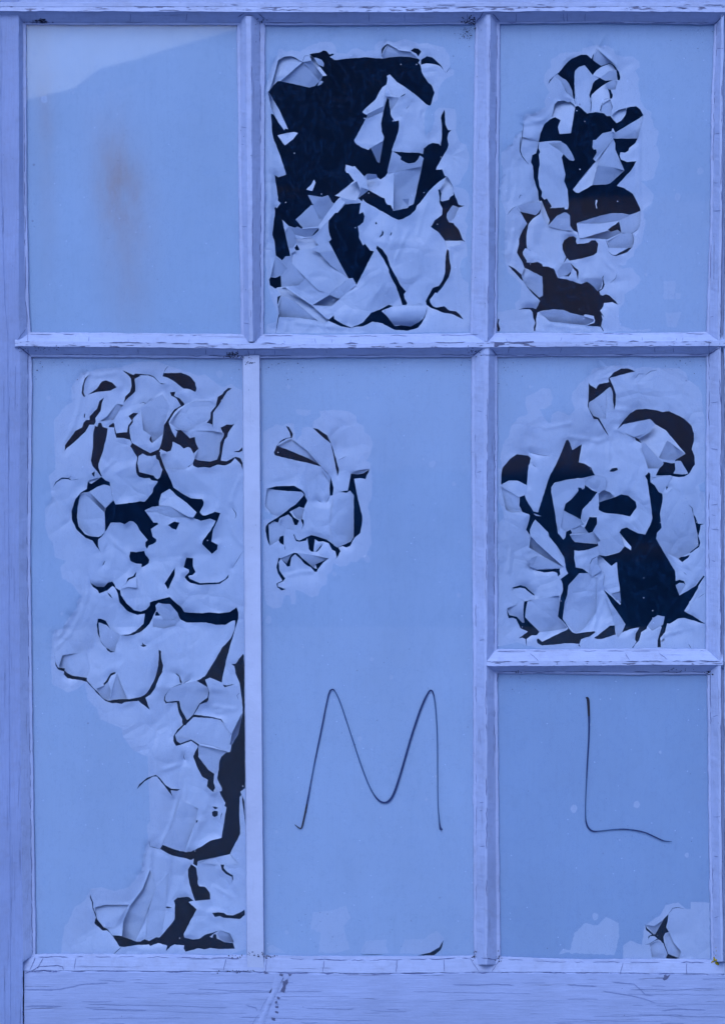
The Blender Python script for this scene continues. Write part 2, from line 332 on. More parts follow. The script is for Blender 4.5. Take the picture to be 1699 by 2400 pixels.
HOLES[3] = TRL("""
H 775,665 800,600 880,530 930,495 1050,350 1120,290 1260,230 1340,230 1415,290 1430,240 1495,130 1450,220 1435,310 1550,390 I 430,395 560,350 620,385 690,480 710,560 700,605 670,600 660,500 610,400 560,365 440,405 360,460 305,530 190,385 H 1230,410 1170,470 1160,560 1170,880 1145,870 1130,760 1080,650 1040,600 990,575 930,515 870,540
I 410,570 490,610 610,600 520,640 470,670 370,745 290,820 275,880 255,820 310,650 340,610
I 525,735 570,745 600,820 590,870 555,875 550,800
H 1175,990 1215,980 1260,1010 1310,1060 1335,1065 1345,1095 1470,1070 I 410,1080 470,1090 510,1130 565,1130 610,1190 655,1235 700,1185 730,1190 790,1100 805,1010 850,995 940,985 1000,1030 1050,1120 910,1210 640,1370 600,1305 575,1355 450,1380 350,1480 300,1580 K 300,150 320,185 355,180 365,230 310,320 350,360 230,490 110,640 15,770 60,815 100,820 300,705 400,695 490,698 560,680 770,490 700,330 635,180 635,90 600,20 960,25 930,90 840,160 830,200 780,230 710,225 700,275 720,330 800,365 945,355 860,500 780,580 660,715 770,750 890,830 960,960 1000,1050 1005,1085 850,1140 720,1115 560,1120 430,1150 270,1200 70,1260 80,1330 85,1400 J 1210,1400 1150,1370 1095,1300 1100,1200 1095,1150 1050,1110 1010,1105 905,1155 905,1165 775,1300 800,1220 680,930 650,945 635,880 630,800 600,720 565,600 555,430 525,370 545,265 600,240 625,150 640,80 H 660,1400 720,1250 800,1180 880,1145 960,1190 920,1290 945,1395 1100,1380 1170,1000
J 310,1020 345,1080 390,1100 590,1145 640,1110 675,1050 650,1130 550,1200 490,1280 460,1440 465,1600 L 470,255 540,310 480,265 440,255 405,310 410,350 465,440 460,465 540,470 620,455 690,490 700,525 780,525 860,555 920,690 1040,710 1260,780 1350,745 1440,810 1500,880 1560,850 1580,780 1570,680 1595,650 1580,700 1605,790 1580,850 1525,890 1545,950 M 415,935 450,950 500,930 550,950 640,1030 670,1075 720,1065 670,1080 590,1045 470,1060 460,1110 415,1170 475,1270 430,1230 450,1300 430,1400 470,1475 455,1470 420,1410 340,1400 210,1390 330,1350 340,1320 320,1250 190,1225 170,1250 L 1300,1250 1200,1225 1090,1200 1000,1160 840,1150 800,1165 700,1170 620,1200 600,1300 605,1360 590,1470 570,1470 565,1410 590,1350 560,1280 550,1200 510,1150 430,1150 335,1160 440,1130 550,1130 600,1150 660,1030 540,910 450,800 650,980 700,950 700,800 690,670 430,540 400,460 320,320 350,200 350,120 400,0 J 470,1270 400,1150
L 190,505 280,550 385,640 410,740
L 985,200 1010,140 1080,90 1150,80 1190,110 1185,160 1200,195 1370,175 1410,140 1470,140 1510,190 1490,320 1440,360 1260,410 1090,440 1060,400 1000,475 1040,385 990,280
L 1100,470 1150,560 1190,600 1210,720 1225,610 1215,570 1170,540
L 1005,665 1060,650 1110,600 1110,630 1080,670
K 525,1360 690,1240 720,1330 725,1400 670,1360 570,1390
M 890,60 905,130 890,210 850,270 800,320 640,370 580,350 640,355 760,290 850,240
L 45,1290 65,1300 50,1350 75,1440 60,1480 30,1470 25,1370
L 755,1300 770,1285 830,1295
""")
STROKES[3] = STR("""
13;I 275,880 285,960 275,1070
11;I 440,960 450,910 480,880 550,870
15;I 435,970 415,1060
13;H 920,910 1010,910 1070,935 1100,925 1165,975
14;H 985,640 1060,800
14;J 375,0 365,200 400,290 490,400
9;H 420,1250 400,1400 375,1600
8;J 180,1140 250,1050 310,1015
12;K 725,1405 830,1420 900,1400 970,1350
11;K 885,1410 905,1500 895,1590
12;M 890,230 810,310 650,365 590,355 530,300
9;M 505,145 545,260
9;J 350,900 370,850 400,855
7;M 555,770 640,700 660,630
7;H 1150,860 1180,960
""")
HALO[3] = TRL("""
J 190,150 90,230 90,400 120,550 70,750 100,950 150,1080 150,1250 L 140,100 140,380 180,600 390,790 370,900 370,990 290,1060 300,1150 40,1190 30,1480 M 0,1490 1160,1470 1160,1440 870,1450 800,1420 720,1400 690,1300 690,1140 770,1040 770,930 920,840 990,760 1000,680 930,620 890,540 820,540 740,560 700,510 790,500 810,430 910,370 920,280 1020,180 K 1030,1500 1060,1340 1080,1220 1040,1100 1070,1040 1180,970 1200,840 1080,710 1010,650 1100,640 1200,600 1240,450 1290,300 1260,150 I 1230,1560 1250,1490 1270,1350 1200,1290 1190,1200 1150,1140 1170,1080 1100,1040 1060,1000 1000,880 1000,800 970,680 990,590 930,470 1000,410 990,330 890,255 740,260 640,230 610,150 530,100 H 1500,90 1280,130 1270,180 1200,190 950,210 830,290 810,430 740,490 710,610 750,700 800,780 760,820 720,920 740,990 650,1060 540,1100 450,1100 410,1180 410,1330 270,1450 260,1540 190,1560
""")
PATCH[3] = TRL("""
M 1340,740 1440,735 1520,740 1510,870 1500,1000 1420,1005 1340,1000 1345,870
M 1370,1190 1480,1200 1600,1190 1570,1300 1530,1420 1400,1410
M 1520,910 1600,920 1590,1000 1515,1000
""")
HOLES[4] = TRL("""
N 725,530 850,445 930,335 990,318 1080,350 1145,420 1060,468 850,490
N 740,235 680,290 645,400 632,500 670,565 685,550 660,490 665,400 690,320 730,250
N 960,570 895,620 855,740 750,845 750,900 700,900 660,940 640,1010 540,1060 470,1160 390,1270 385,1360 400,1330 520,1230 690,1070 745,970 815,970 840,930 835,870 910,770 925,680
N 825,985 865,1000 880,945 920,940 940,1000 1015,1025 1000,1130 940,1380 880,1540 P 880,100 930,225 915,230 850,140 790,70 770,0 N 770,1480 800,1300 800,1120
P 780,185 825,150 820,240
P 725,300 765,335 850,280 920,235 980,285 1045,310 1050,370 960,345 860,380 740,455 650,465 610,490 575,680 565,830 590,960 680,1075 760,1105 880,1115 920,1100 970,1050 925,1115 875,1150 875,1250 915,1345 850,1260 790,1165 690,1130 560,1010 490,860 485,740 540,560 620,465 710,410
P 980,1035 975,900 970,760 985,690 1100,580 1130,640 1430,605 1490,590 1560,600 Q 120,600 235,465 245,400 310,310 305,295 220,285 190,250 110,255 40,235 0,190 P 1440,200 1425,100 1440,0 N 1425,1560 1440,1500 1450,1450 1410,1390 1345,1285 1370,1240 1340,1190 1250,1165 1140,1160 1115,1060 1110,1010 1030,1005 1040,975 1095,940 1115,960 1118,1010 1140,1095 1250,1080 1300,1080 1315,980 1370,910 1320,840 1390,795 1460,800 1380,890 1385,930 1335,1000 1335,1090 1360,1215 1375,1238 1500,1310 O 200,1385 325,1330 360,1250 390,1100 400,980 440,920 500,820 560,740 650,690 580,580 510,545 490,495 575,485 550,545 640,590 705,665 690,690 610,730 540,810 470,930 520,1070 575,1160 600,1070 555,1030 600,1050 650,1050 720,1110 780,1170 855,1150 870,1240 910,1320 835,1390 790,1310 750,1295 690,1320 640,1270 530,1215 525,1280 500,1350 445,1370 350,1325 345,1420 400,1560 Q 375,0 440,160 505,290 540,390 680,485 800,550 960,560 985,600 980,650 925,750 970,800 1010,800 1150,745 1225,765 1185,880 1120,1010 1095,1180 1190,1230 1180,1300 1105,1365 1040,1300 960,1220 970,1170 1090,1010 1160,880 1080,845 940,880 830,830 880,755 740,620 600,520 485,410 390,480 365,480 330,590 330,660 235,670 120,725 250,905 310,905 315,930 210,1000 235,1110 290,1150 290,1180 240,1220 180,1240 155,1290 130,1250 130,1190 165,1160 40,1010 0,930 P 1390,890 1340,880 1265,930 1200,905 1060,905 1000,1010
Q 460,940 550,890 630,905 600,970 580,1010 520,990
Q 735,40 770,35 790,70 760,95 735,75
O 850,1465 900,1490 970,1485 1080,1510 1180,1480 1210,1400 1225,1230 1280,1130 1230,1010 1320,965 1400,970 1435,950 1340,1090 1330,1145 1290,1190 1265,1290 1235,1495 1320,1505 1450,1440 1520,1460 1555,1530 1555,1624 1530,1550 1440,1460 1380,1530 1300,1565 1180,1555 1080,1600 980,1590 900,1600 830,1570 825,1530
O 1395,435 1340,430 1280,480 1260,520 1190,560 1165,690 1085,790 1080,880 1030,940 1105,965 1115,1005 1120,800 1200,690 1330,480
O 380,260 395,210 610,210 650,205 780,260 860,350 880,440 865,490 780,450 690,440 560,340 460,280
N 1230,170 1290,195 1390,240 1420,220 1500,225 1624,235 O 190,235 250,260 340,355 430,370 370,378 320,345 240,268 170,245 40,245 N 1500,255 1410,295 1420,400 1420,480 1360,540 1290,600 1250,645 1270,560 1340,490 1365,400 1355,290 1300,230
O 190,1180 215,1130 230,1240 200,1210
P 1345,1330 1430,1340 1550,1320 1570,1380 1625,1450 1615,1500 1560,1540 1510,1560 1510,1510 1430,1505 1350,1470 1330,1400
Q 730,1420 825,1425 825,1540 S 865,130 820,175 755,190 780,230 930,295 1210,280 1300,230 1350,165 1345,210 1220,305 920,320 790,290 740,255 705,205 770,130 765,95 690,60
S 565,65 560,170 520,260 460,385 410,300
R 760,240 770,290 850,345 960,350 1010,290 1080,270 1115,310 1130,360 1185,395 1250,350 1290,280 1310,220 1390,190 1435,125 1420,200 1330,240 1280,335 1195,392 1210,470 1290,590 1400,690 1500,710 1580,680 S 140,680 195,620 195,575 350,530 485,495 540,550 650,640 705,720 950,735 1080,720 1200,735 1370,715 1465,645 1490,720 1490,820 1440,980 1380,1180 1320,1400 1270,1624 U 1260,170 1250,250 1075,180 1005,210 1040,310 1065,400 1055,500 1030,540 930,570 880,660 840,720 1050,745 1240,785 1290,860 1270,840 1220,805 1120,780 950,755 830,760 750,840 740,880 700,890 640,950 565,1020 590,1110 640,1145 800,1085 920,1160 905,1200 905,1340 920,1380 960,1410 1050,1530 1140,1590 V 1130,210 1150,290 1150,355 1110,350 1030,270 1045,180 960,130 890,0 U 830,1330 900,1190 890,1170 800,1105 640,1165 580,1180 540,1110 540,1040 600,940 680,870 665,830 670,790 620,690 590,540 460,545 430,560 400,510 420,430 500,330 660,265 670,272 490,340 425,440 415,500 440,535 580,520 625,520 650,640 740,800 830,720 920,560 1040,470 1055,380 1040,320 880,225 1000,160 1100,0 S 1020,1620 1150,1420 1250,1240 1380,1100 1440,960 1445,840 1400,845 1300,905 1160,905 1020,870 730,870 650,830 560,720 490,700 490,600 380,595 320,580 275,620 290,690 240,790 190,890 120,960 50,1015 0,1030 R 1400,1050 1280,1065 1200,1055 1330,1045 1420,1000 1540,890 1560,740 1450,760 1300,700 1190,580 1160,440 1120,360 1085,335 1010,400 890,445 870,400 800,350 765,290
S 270,770 280,720 350,685 420,715 330,770
R 870,815 910,815 985,845 1060,970 1000,910 890,870 880,960 905,1130 870,1030 855,900
R 990,1240 1060,1285 1120,1300 1060,1310 1010,1280
R 1520,1165 1545,1190 1585,1210 1540,1230 1490,1210 1525,1200
T 240,40 250,200 290,280 390,295 380,320 420,360 500,400 710,430 710,470 830,600 960,740 1020,765 1190,735 1330,745 1500,710 1580,660 U 200,330 280,160 320,0 S 325,1420 325,1270 360,1290 365,1400 390,1500 375,1580 U 385,80 330,180 270,340 200,430 130,475 195,650 60,550 20,510 T 1460,770 1260,790 1220,815 1140,800 1080,805 980,770 880,680 710,490 640,470 430,440 370,380 380,340 290,310 250,250 240,120
T 1055,370 1130,345 1130,370 1065,400 1020,490 970,550 950,520 990,480
R 1005,425 1050,460 1090,520 1040,480
U 1265,280 1320,295 1460,265 1290,320
U 510,105 590,120 640,170 665,240 660,262 635,250 625,170 570,120
U 1340,955 1370,1000 1405,1005 1360,1018
U 1430,0 1450,120 1510,260 1540,480 1555,680 1530,830 1490,1010 1430,1100 1390,1170 1380,1230 1370,1270 1300,1275 1240,1340 1215,1400 1190,1600 V 1180,170 1250,300 1250,340 1215,350 1300,520 1285,560 1320,580 1290,740 1245,1030 1080,1070 960,1150 800,1230 720,1240 560,1200 380,1130 345,1190 430,1240 520,1285 680,1320 800,1355 840,1330 830,1410 885,1440 900,1370 1170,1310 1370,1265 1440,1120 1520,970 1505,700 1510,430 1540,400 1520,350 1590,300 1600,0 U 1590,1480 1580,0 S 1570,1340 1560,1330 1500,1400 1450,1475 1390,1480 1430,1510
V 1545,400 1580,500 1590,700 1600,850 1570,650 1550,520
W 800,165 870,215 900,380 895,450 920,490 1000,495 1070,580 1080,680 860,705 835,640 780,470 755,330 755,240
X 135,605 150,660 180,730 180,800 220,900 235,970 330,1090 390,1120 460,1210 520,1210 600,1220 700,1260 810,1300 870,1300 930,1265 1000,1290 1100,1235 1150,1240 1280,1090 1370,970 1375,750 W 545,700 600,655 760,645 835,700 760,720 880,825 690,1190 700,1240 830,1270 920,1260 1000,1200 1220,1135 1120,1190 1070,1230 1110,1245 1130,1190 1165,1195 1175,1255 1300,1310 1410,1320 1440,1405 1200,1410 1080,1390 990,1415 900,1395 720,1450 690,1400 700,1355 560,1340 500,1370 430,1440 450,1360 320,1320 200,1365 180,1340 0,1350 X 620,1380 560,1370 470,1225 380,1135 320,1140 200,1040 195,1000 220,950 170,820 160,720 130,650
W 1110,880 1190,870 1280,880 1320,910 1410,915 1500,880 1580,830 1585,910 1510,970 1400,960 1270,950 1220,925 1150,940
W 1230,170 1285,170 1275,220 1330,280 1410,330 1415,380 1380,480 1400,400 1395,350 1310,310 1250,250
W 420,795 460,785 520,805 450,812
V 0,320 40,240 150,150 280,105 340,150 420,250 510,310 640,315 600,340 540,335 500,330 525,420 470,350 390,240 300,130 240,130 120,200 50,270
V 1105,650 1140,630 1190,640 1190,700 1140,725 1110,700
V 1110,570 1150,570 1195,590 1150,610
V 870,770 905,775 870,820
V 1255,650 1240,720 1230,770 1235,690
P 210,390 250,310 340,245 440,250 490,290 430,268 340,268 270,312
P 935,1540 960,1480 980,1465 955,1520
N 670,810 685,805 680,870 665,860
O 1420,1365 1500,1350 1550,1300 1550,1350 1500,1375
""")
STROKES[4] = STR("""
9;O 400,205 425,155 465,110
6;U 680,270 800,200
10;Q 1400,690 1450,760 1460,800 1440,850
8;V 185,1080 200,1155 345,1195
8;P 440,250 485,225
6;P 490,285 590,265
11;X 590,1380 470,1490
6;Q 1560,1320 1400,1580
9;O 45,660 100,640 170,680
8;U 1510,400 1470,440 1490,500
8;U 700,1300 690,1340 710,1390
6;R 905,1130 940,1190 990,1240
""")
HALO[4] = TRL("""
P 270,100 150,220 200,560 100,700 100,950 150,1130 210,1200 250,1420 410,1460 320,1560 R 320,80 350,230 480,290 560,400 640,490 560,560 570,640 450,800 350,960 240,980 200,1100 T 200,-50 180,200 200,520 440,650 560,600 680,500 720,750 860,890 900,1040 1220,1170 1240,1300 1400,1500 1600,1590 V 200,780 150,850 170,1050 100,1300 80,1500 X 700,500 480,560 300,500 150,520 50,700 -100,800 -180,1000 -250,1100 -300,1490 W 0,1490 1400,1480 1610,1400 S 1575,1300 Q 1565,0 O 1560,480 1380,370 1250,420 1000,230 900,250 600,150 300,40 N 1400,60 1200,130 850,150 750,190 620,210 480,430 500,640 400,690 230,900 230,1100 250,1624
""")
HOLES[5] = TRL("""
Y 350,220 390,235 445,330 430,385 350,395 250,460 228,490 450,575 650,660 800,745 900,850 960,920 995,1060 985,1165 945,1170 945,1020 820,770 690,735 400,670 200,620 185,580 222,490 270,430 350,385 415,375 400,310
Y 715,250 780,260 910,350 955,440 985,520 1070,820 1050,905 1000,650 960,460 880,400 780,310
Y 80,1075 220,1040 460,1035 560,1090 605,1140 610,1180 640,1240 595,1340 530,1320 400,1390 460,1470 530,1510 500,1570 465,1570 430,1470 380,1425 260,1480 240,1540 190,1520 110,1560 Z 130,575 95,490 70,370 75,310 110,265 250,180 480,10 Y 600,1155 560,1115 300,1100
Y 1230,870 1310,880 1400,865 1485,810 1430,945 1350,930 1275,940 1330,1230 1385,1440 Z 1385,250 1360,400 1280,470 1220,580 1170,600 1120,580 1060,600 1090,650 1050,730 1010,765 1040,730 1020,650 975,630 930,540 850,515 790,520 740,485 725,655 750,660 850,545 830,590 770,658 690,655 660,620 640,470 620,505 540,520 490,515 450,430 460,415 490,490 530,505 690,430 900,490 1050,600 1130,560 1230,520 1270,460 1270,0 Y 1270,1160 1220,1100 1175,1130 1060,1120 1190,1100 1225,920
Z 565,205 590,230 590,290 555,360 580,290 555,230
Z 320,435 320,565 270,540 250,500 270,450
Z 460,670 500,675 600,770 680,830 730,880 770,890 750,830 930,750 860,800 780,900 770,930 740,930 690,870 600,820 530,740 475,690 420,740 405,850 370,860 320,800 280,750 250,800 260,910 340,1020 310,1060 240,1090 240,1130 350,1165 290,1185 230,1140 220,1090 300,1050 240,950 220,870 250,740 290,745 360,825 400,730
h 1365,400 1350,460 1330,490 1290,520 1160,522 1260,500 1330,460
""")
STROKES[5] = STR("""
6;Y 945,1175 905,1260
7;Y 780,1235 830,1260
6;Y 1060,685 1165,635
8;Z 330,575 340,635
8;Z 270,285 330,340
10;h 740,516 900,516
""")
HALO[5] = TRL("""
Y 40,300 120,250 220,195 300,220 390,180 460,190 470,290 490,420 560,340 580,240 640,230 710,240 720,150 820,90 800,20 1000,0 1200,20 1300,80 1310,170 1410,230 1420,310 1500,370 1530,480 1500,600 1440,700 1500,740 1520,900 1510,1200 1460,1340 1500,1500 Z 1500,300 1510,560 1430,720 1300,800 1230,790 1180,850 1080,860 1000,810 960,940 910,960 900,1100 840,1130 780,1260 700,1280 560,1200 480,1170 480,1370 420,1370 400,1250 340,1250 280,1410 180,1430 90,1380 50,1220 40,230 160,200 170,130 60,110 Y 40,1000
""")
PATCH[5] = TRL("""
h 370,190 500,180 620,140 640,200 660,230 600,300 650,470 550,500 410,500 430,350 350,320
h 740,470 770,410 930,400 920,450 950,505 730,505
h 1030,510 1060,400 1200,400 1310,330 1365,390 1350,450 1260,510
h 20,460 60,440 130,480 170,500 30,500
Y 480,0 690,0 680,60 630,85 500,60
""")
HOLES[6] = TRL("""
a 1370,355 1390,385 1480,445 1500,400 1530,370 1624,350 b 20,375 170,345 160,290 240,200 350,145 450,145 555,185 400,225 175,285 230,400 270,520 265,680 245,755 230,640 225,500 200,430 180,415 0,560 a 1370,650 1370,720 1430,830 1520,870 b 80,970 165,1140 120,1080 0,890 a 1445,885 1400,800 1355,700 1370,500
b 285,1040 380,910 480,800 560,750 700,735 850,755 960,785 1050,770 1270,880 1380,990 1415,1100 1410,1220 1380,1330 1420,1420 1430,1560 d 1420,60 1340,190 1270,230 1190,240 1100,225 1060,210 855,215 910,100 970,40 b 960,1510 1080,1535 1140,1530 1135,1490 1165,1470 1290,1395 1150,1230 1000,1050 850,965 770,885 600,920 380,965
b 545,1150 620,1180 645,1240 560,1195
a 120,1590 220,1470 320,1400 480,1420 525,1460 500,1560 c 490,60 465,355 380,320 330,290 200,290 90,350 90,200 110,100
c 360,530 435,505 455,565 560,740 630,755 700,520 750,370 800,220 890,60 a 960,1400 1040,1200 1070,1190 1100,1240 1130,1340 1270,1255 1225,1520 1310,1540 1390,1590 c 1410,100 1460,210 1310,245 1050,275 870,320 820,395 830,450 880,780 920,1060 1000,1155 1030,1120 1040,1040 1095,990 1130,1060 1090,1080 1130,1150 1170,1190 1490,1220 1540,1170 1500,1250 1370,1300 1230,1320 1160,1310 1160,1440 1175,1500 1180,1560 1280,1580 e 1370,335 1230,335 1150,430 1070,520 1060,650 1020,750 990,1000 1080,1140 1130,1200 1180,1220 1320,1200 1460,1185 1470,1200 1390,1260 1260,1300 1230,1380 1255,1415 1220,1400 1225,1370 1020,1360 880,1380 690,1395 620,1360 610,1310 635,1290 690,1340 830,1270 1060,1160 1070,1140 1000,1050 920,970 940,830 960,670 995,580 990,490 960,420 1070,340 1040,280 1010,100 c 900,1240 790,1110 780,1050 590,860 560,900 510,1010 515,1090 455,1010 490,900 510,800 490,780 400,750 355,660
e 500,250 560,270 620,290 870,270 950,265 945,300 955,350 920,385 910,330 840,310 720,325 620,300
e 250,550 370,510 440,530 520,600 570,640 580,665 520,630 440,560 370,545 270,560
e 430,750 475,745 445,900 440,990 520,1060 650,1195 610,1245 540,1245 460,1300 460,1410 445,1300 400,1280 345,1290 480,1190 370,1140 310,1010 270,990 200,995 180,930 170,860 210,950 320,975 400,1060 430,1060 415,950 420,800
c 1215,390 1245,385 1280,420 1310,400 1315,350 1420,430 1500,460 1400,590 1280,710 1260,810 1255,860 1005,725 1030,630 1120,560 1200,470 1220,440
c 1380,820 1490,825 1490,930 1430,1040 1370,1060 1310,980 1340,920
d 20,610 260,530 350,490 450,510 560,600 575,680 480,815 300,780 100,760 20,720
d 175,155 210,110 290,100 300,135 240,160
d 695,220 750,165 775,190 775,310 840,360 900,460 950,480 955,550 915,780 930,860 940,980 870,1060 860,1140 960,1320 1130,1600 f 1140,320 1145,450 1200,430 1265,450 1290,505 1260,480 1200,475 1145,510 1200,660 1290,610 1440,520 1530,400 1550,370 1570,380 1480,520 1470,560 1270,890 1300,910 1400,960 1500,1030 1580,1075 1500,1060 1270,990 1180,1000 1060,1075 1020,1070 990,1200 920,1280 930,1420 880,1420 880,1320 940,1130 915,1080 960,1100 970,1000 985,970 880,950 810,1000 730,1110 720,1150 640,1200 610,1320 550,1380 515,1440 510,1420 570,1340 550,1310 560,1220 610,1130 500,1150 360,1205 410,1085 330,960 200,770 90,580 200,670 330,800 345,780 300,720 330,560 300,370 285,170 205,230 50,90 0,80 40,70 120,85 320,30 d 400,1250 490,1310 495,1260 400,1150 320,1050 350,1000 430,975 590,1060 700,1080 780,920 805,830 790,700 730,280
f 0,1250 180,1105 250,1100 268,1235 60,1300 0,1300 e 1450,1285 1470,1265
d 1405,780 1440,830 1470,920 1565,925 1510,940 1500,1010 1475,1100 1505,1200 1490,1260 1360,1350 1350,1345 1470,1250 1480,1200 1450,1060 1440,950
d 1185,1435 1220,1410 1350,1380 1330,1420 1240,1485
d 1270,525 1300,550 1300,590 1280,580
d 1005,375 1035,380 1010,430
d 1080,1080 1105,1095 1090,1110
""")
STROKES[6] = STR("""
10;d 1340,645 1385,690 1400,770
7;b 555,290 600,225 690,225
8;b 705,240 780,185 870,170
9;e 1390,200 1420,130 1500,90
8;f 1330,1370 1375,1440
8;e 1440,390 1500,350
7;c 545,50 600,95
6;f 1470,700 1570,630
8;f 1260,320 1305,360
6;a 510,1380 640,1410 800,1430
""")
HALO[6] = TRL("""
a 100,1624 80,1450 110,1260 200,1140 240,980 350,860 480,810 440,650 450,560 600,490 700,430 800,440 840,560 820,680 720,740 650,740 700,830 780,940 820,940 830,820 920,765 1020,800 1090,840 1170,750 1120,600 1130,500 1260,350 1390,235 1430,150 1624,110 b 200,100 450,100 550,150 680,120 850,140 1180,140 1290,200 1330,310 1480,420 1530,520 1540,750 1570,900 d 1570,300 1480,360 1500,440 1570,460 f 1575,1000 1560,1440 0,1450 e 900,1450 600,1430 300,1350 100,1400 30,1400 40,500 c 20,1000 60,900 130,830 110,700 50,600 40,100
""")
HOLES[7] = TRL("""
g 385,875 420,940 530,1040 560,1040 700,780 785,690 770,830 745,920 795,1000 730,1020 700,1080 710,1170 780,1380 850,1410 980,1450 1070,1440 900,1470 745,1455 760,1390 700,1210 650,1150 600,1130 540,1160 450,1215 370,1218 450,1205 595,1115 540,1070 470,1075 445,1110 440,1140 435,1080 500,1045 400,970
""")
STROKES[7] = STR("""
9;g 785,690 860,590 950,575 1060,600
""")
HALO[7] = TRL("""
g 0,1480 0,1240 120,1150 330,1220 370,900 520,790 660,680 730,540 960,490 1080,600 1170,600 1170,480 1450,490 1500,500 1510,1480
""")
PATCH[7] = TRL("""
n 1335,2235 1345,2190 1370,2165 1400,2170 1420,2150 1450,2165 1450,2200 1440,2240
n 1310,2238 1320,2225 1350,2230
""")
def FL(s):
    out = []
    for l in s.strip().split('\n'):
        if not l.strip(): continue
        a, r = l.split(';'); sx, sy, cv = map(float, a.split())
        out.append((sx, sy, cv, TR(r)))
    return out
# slope of depth per pixel right, per pixel down, curl
FLAKES[2] = FL("""
.12 .32 .1;A 555,400 690,380 850,600 830,655 740,750 655,775 400,715 235,680
-.2 -.12 .0;A 200,370 290,325 380,318 500,375 555,400 235,680 190,680 80,800 130,640
.4 .45 0;A 565,400 690,380 848,600 790,665
-.3 -.4 0;A 660,300 720,335 790,440 912,598 850,600 690,380
.2 .25 .2;A 722,335 770,340 840,370 870,420 865,470 790,440
-.4 -.3 .5;A 50,845 60,845 215,1100 345,1385 300,1375 290,1400 200,1280 100,1080
0 -.4 .2;A 190,1475 320,1440 430,1425 490,1440 420,1530 300,1620 270,1590
0 .4 .8;B 300,130 480,230 640,250 745,345 640,328 500,318 330,330 230,350 215,290
0 .25 .3;D 370,205 500,290 490,330 560,370 610,390 700,375 745,330 775,270 830,310 800,430 560,480 395,520 305,525 300,490
.25 .22 .1;D 395,520 560,480 800,430 790,500 680,985 610,1010 600,1040 360,1090 385,1080
-.3 -.2 0;D 305,525 395,520 385,1080 350,1000 300,990 275,960 255,895 225,890 30,780 0,700 0,635 195,625 265,580
.5 .6 0;D 510,910 620,900 600,1000
-.1 -.35 0;C 1030,860 1350,645 1410,800 1340,930 1200,910 1110,875
-.1 -.15 .2;C 1190,405 1290,435 1320,425 1460,580 1500,640 1400,740 1350,645 1310,645 1230,530 1200,525 1180,480
.5 .6 0;C 1410,735 1530,780 1370,895 1410,800
-.1 .2 0;C 455,1210 680,1000 705,985 800,1200 850,1200 800,1310 570,1330 560,1330
.2 .35 0;C 635,850 840,880 930,852 985,950 1020,975 850,1200 800,1200 705,985
-.4 -.3 .3;C 1110,880 1180,960 1070,1110 1035,1110 940,1220 800,1365 785,1310 1020,975
0 .5 0;C 350,1300 450,1330 480,1310 545,1345 800,1330 740,1390 690,1455 600,1470 450,1430
.05 .3 0;C 350,1310 450,1430 460,1560 420,1624 350,1624 300,1400
0 -.25 .2;E 455,120 700,100 790,210 650,262 560,300 520,295 475,200
.12 -.14 .3;E 390,330 460,290 670,262 800,320 960,500 1235,700 950,920 780,870 600,690 400,480
.15 .2 0;E 800,320 1010,290 1090,450 1230,695 960,500
-.05 .25 0;E 255,435 310,375 375,370 400,480 600,690 500,800 245,820 240,655 330,550
.1 .2 0;E 165,360 330,550 235,655 160,690 90,680 130,500
.1 .55 0;E 700,1090 950,940 1100,1000 980,1110
.0 .2 .2;E 950,920 1235,700 1345,795 1100,1000 950,940
.2 -.45 .4;E 170,845 300,830 700,1100 940,1320 860,1360 780,1320 430,1030 250,950
-.1 .35 .2;E 245,955 430,1030 780,1320 500,1275 220,1262 200,1120
0 .35 1.2;G 215,1180 380,1105 600,1095 870,1100 860,1200 825,1290 760,1340 640,1405 500,1385 400,1390 290,1250
0 -.45 0;D 1140,1522 1395,1520 1360,1580 1160,1615
.6 .7 0;D 60,155 240,55 215,200 185,380 150,365
.4 .6 0;D 0,545 135,545 150,600 0,630
-.25 -.25 .2;B 280,735 225,770 180,840 125,950 0,1060 0,1140 240,1050 255,900
.2 .5 0;B 0,1165 120,1100 240,1050 235,1130 0,1230
-.2 -.2 .2;D 1160,590 1190,595 1260,720 1265,800 1215,880 1200,920 1100,945 1090,830 1065,770
-.2 -.1 .3;B 285,740 300,640 290,605 335,582 435,690 560,770 570,830 480,910 370,900
-.1 .2 0;B 260,900 480,920 360,1100 345,1100 330,950
.3 .1 0;D 1170,1120 1255,1000 1345,1035 1270,1200 1200,1250 1165,1180
""")
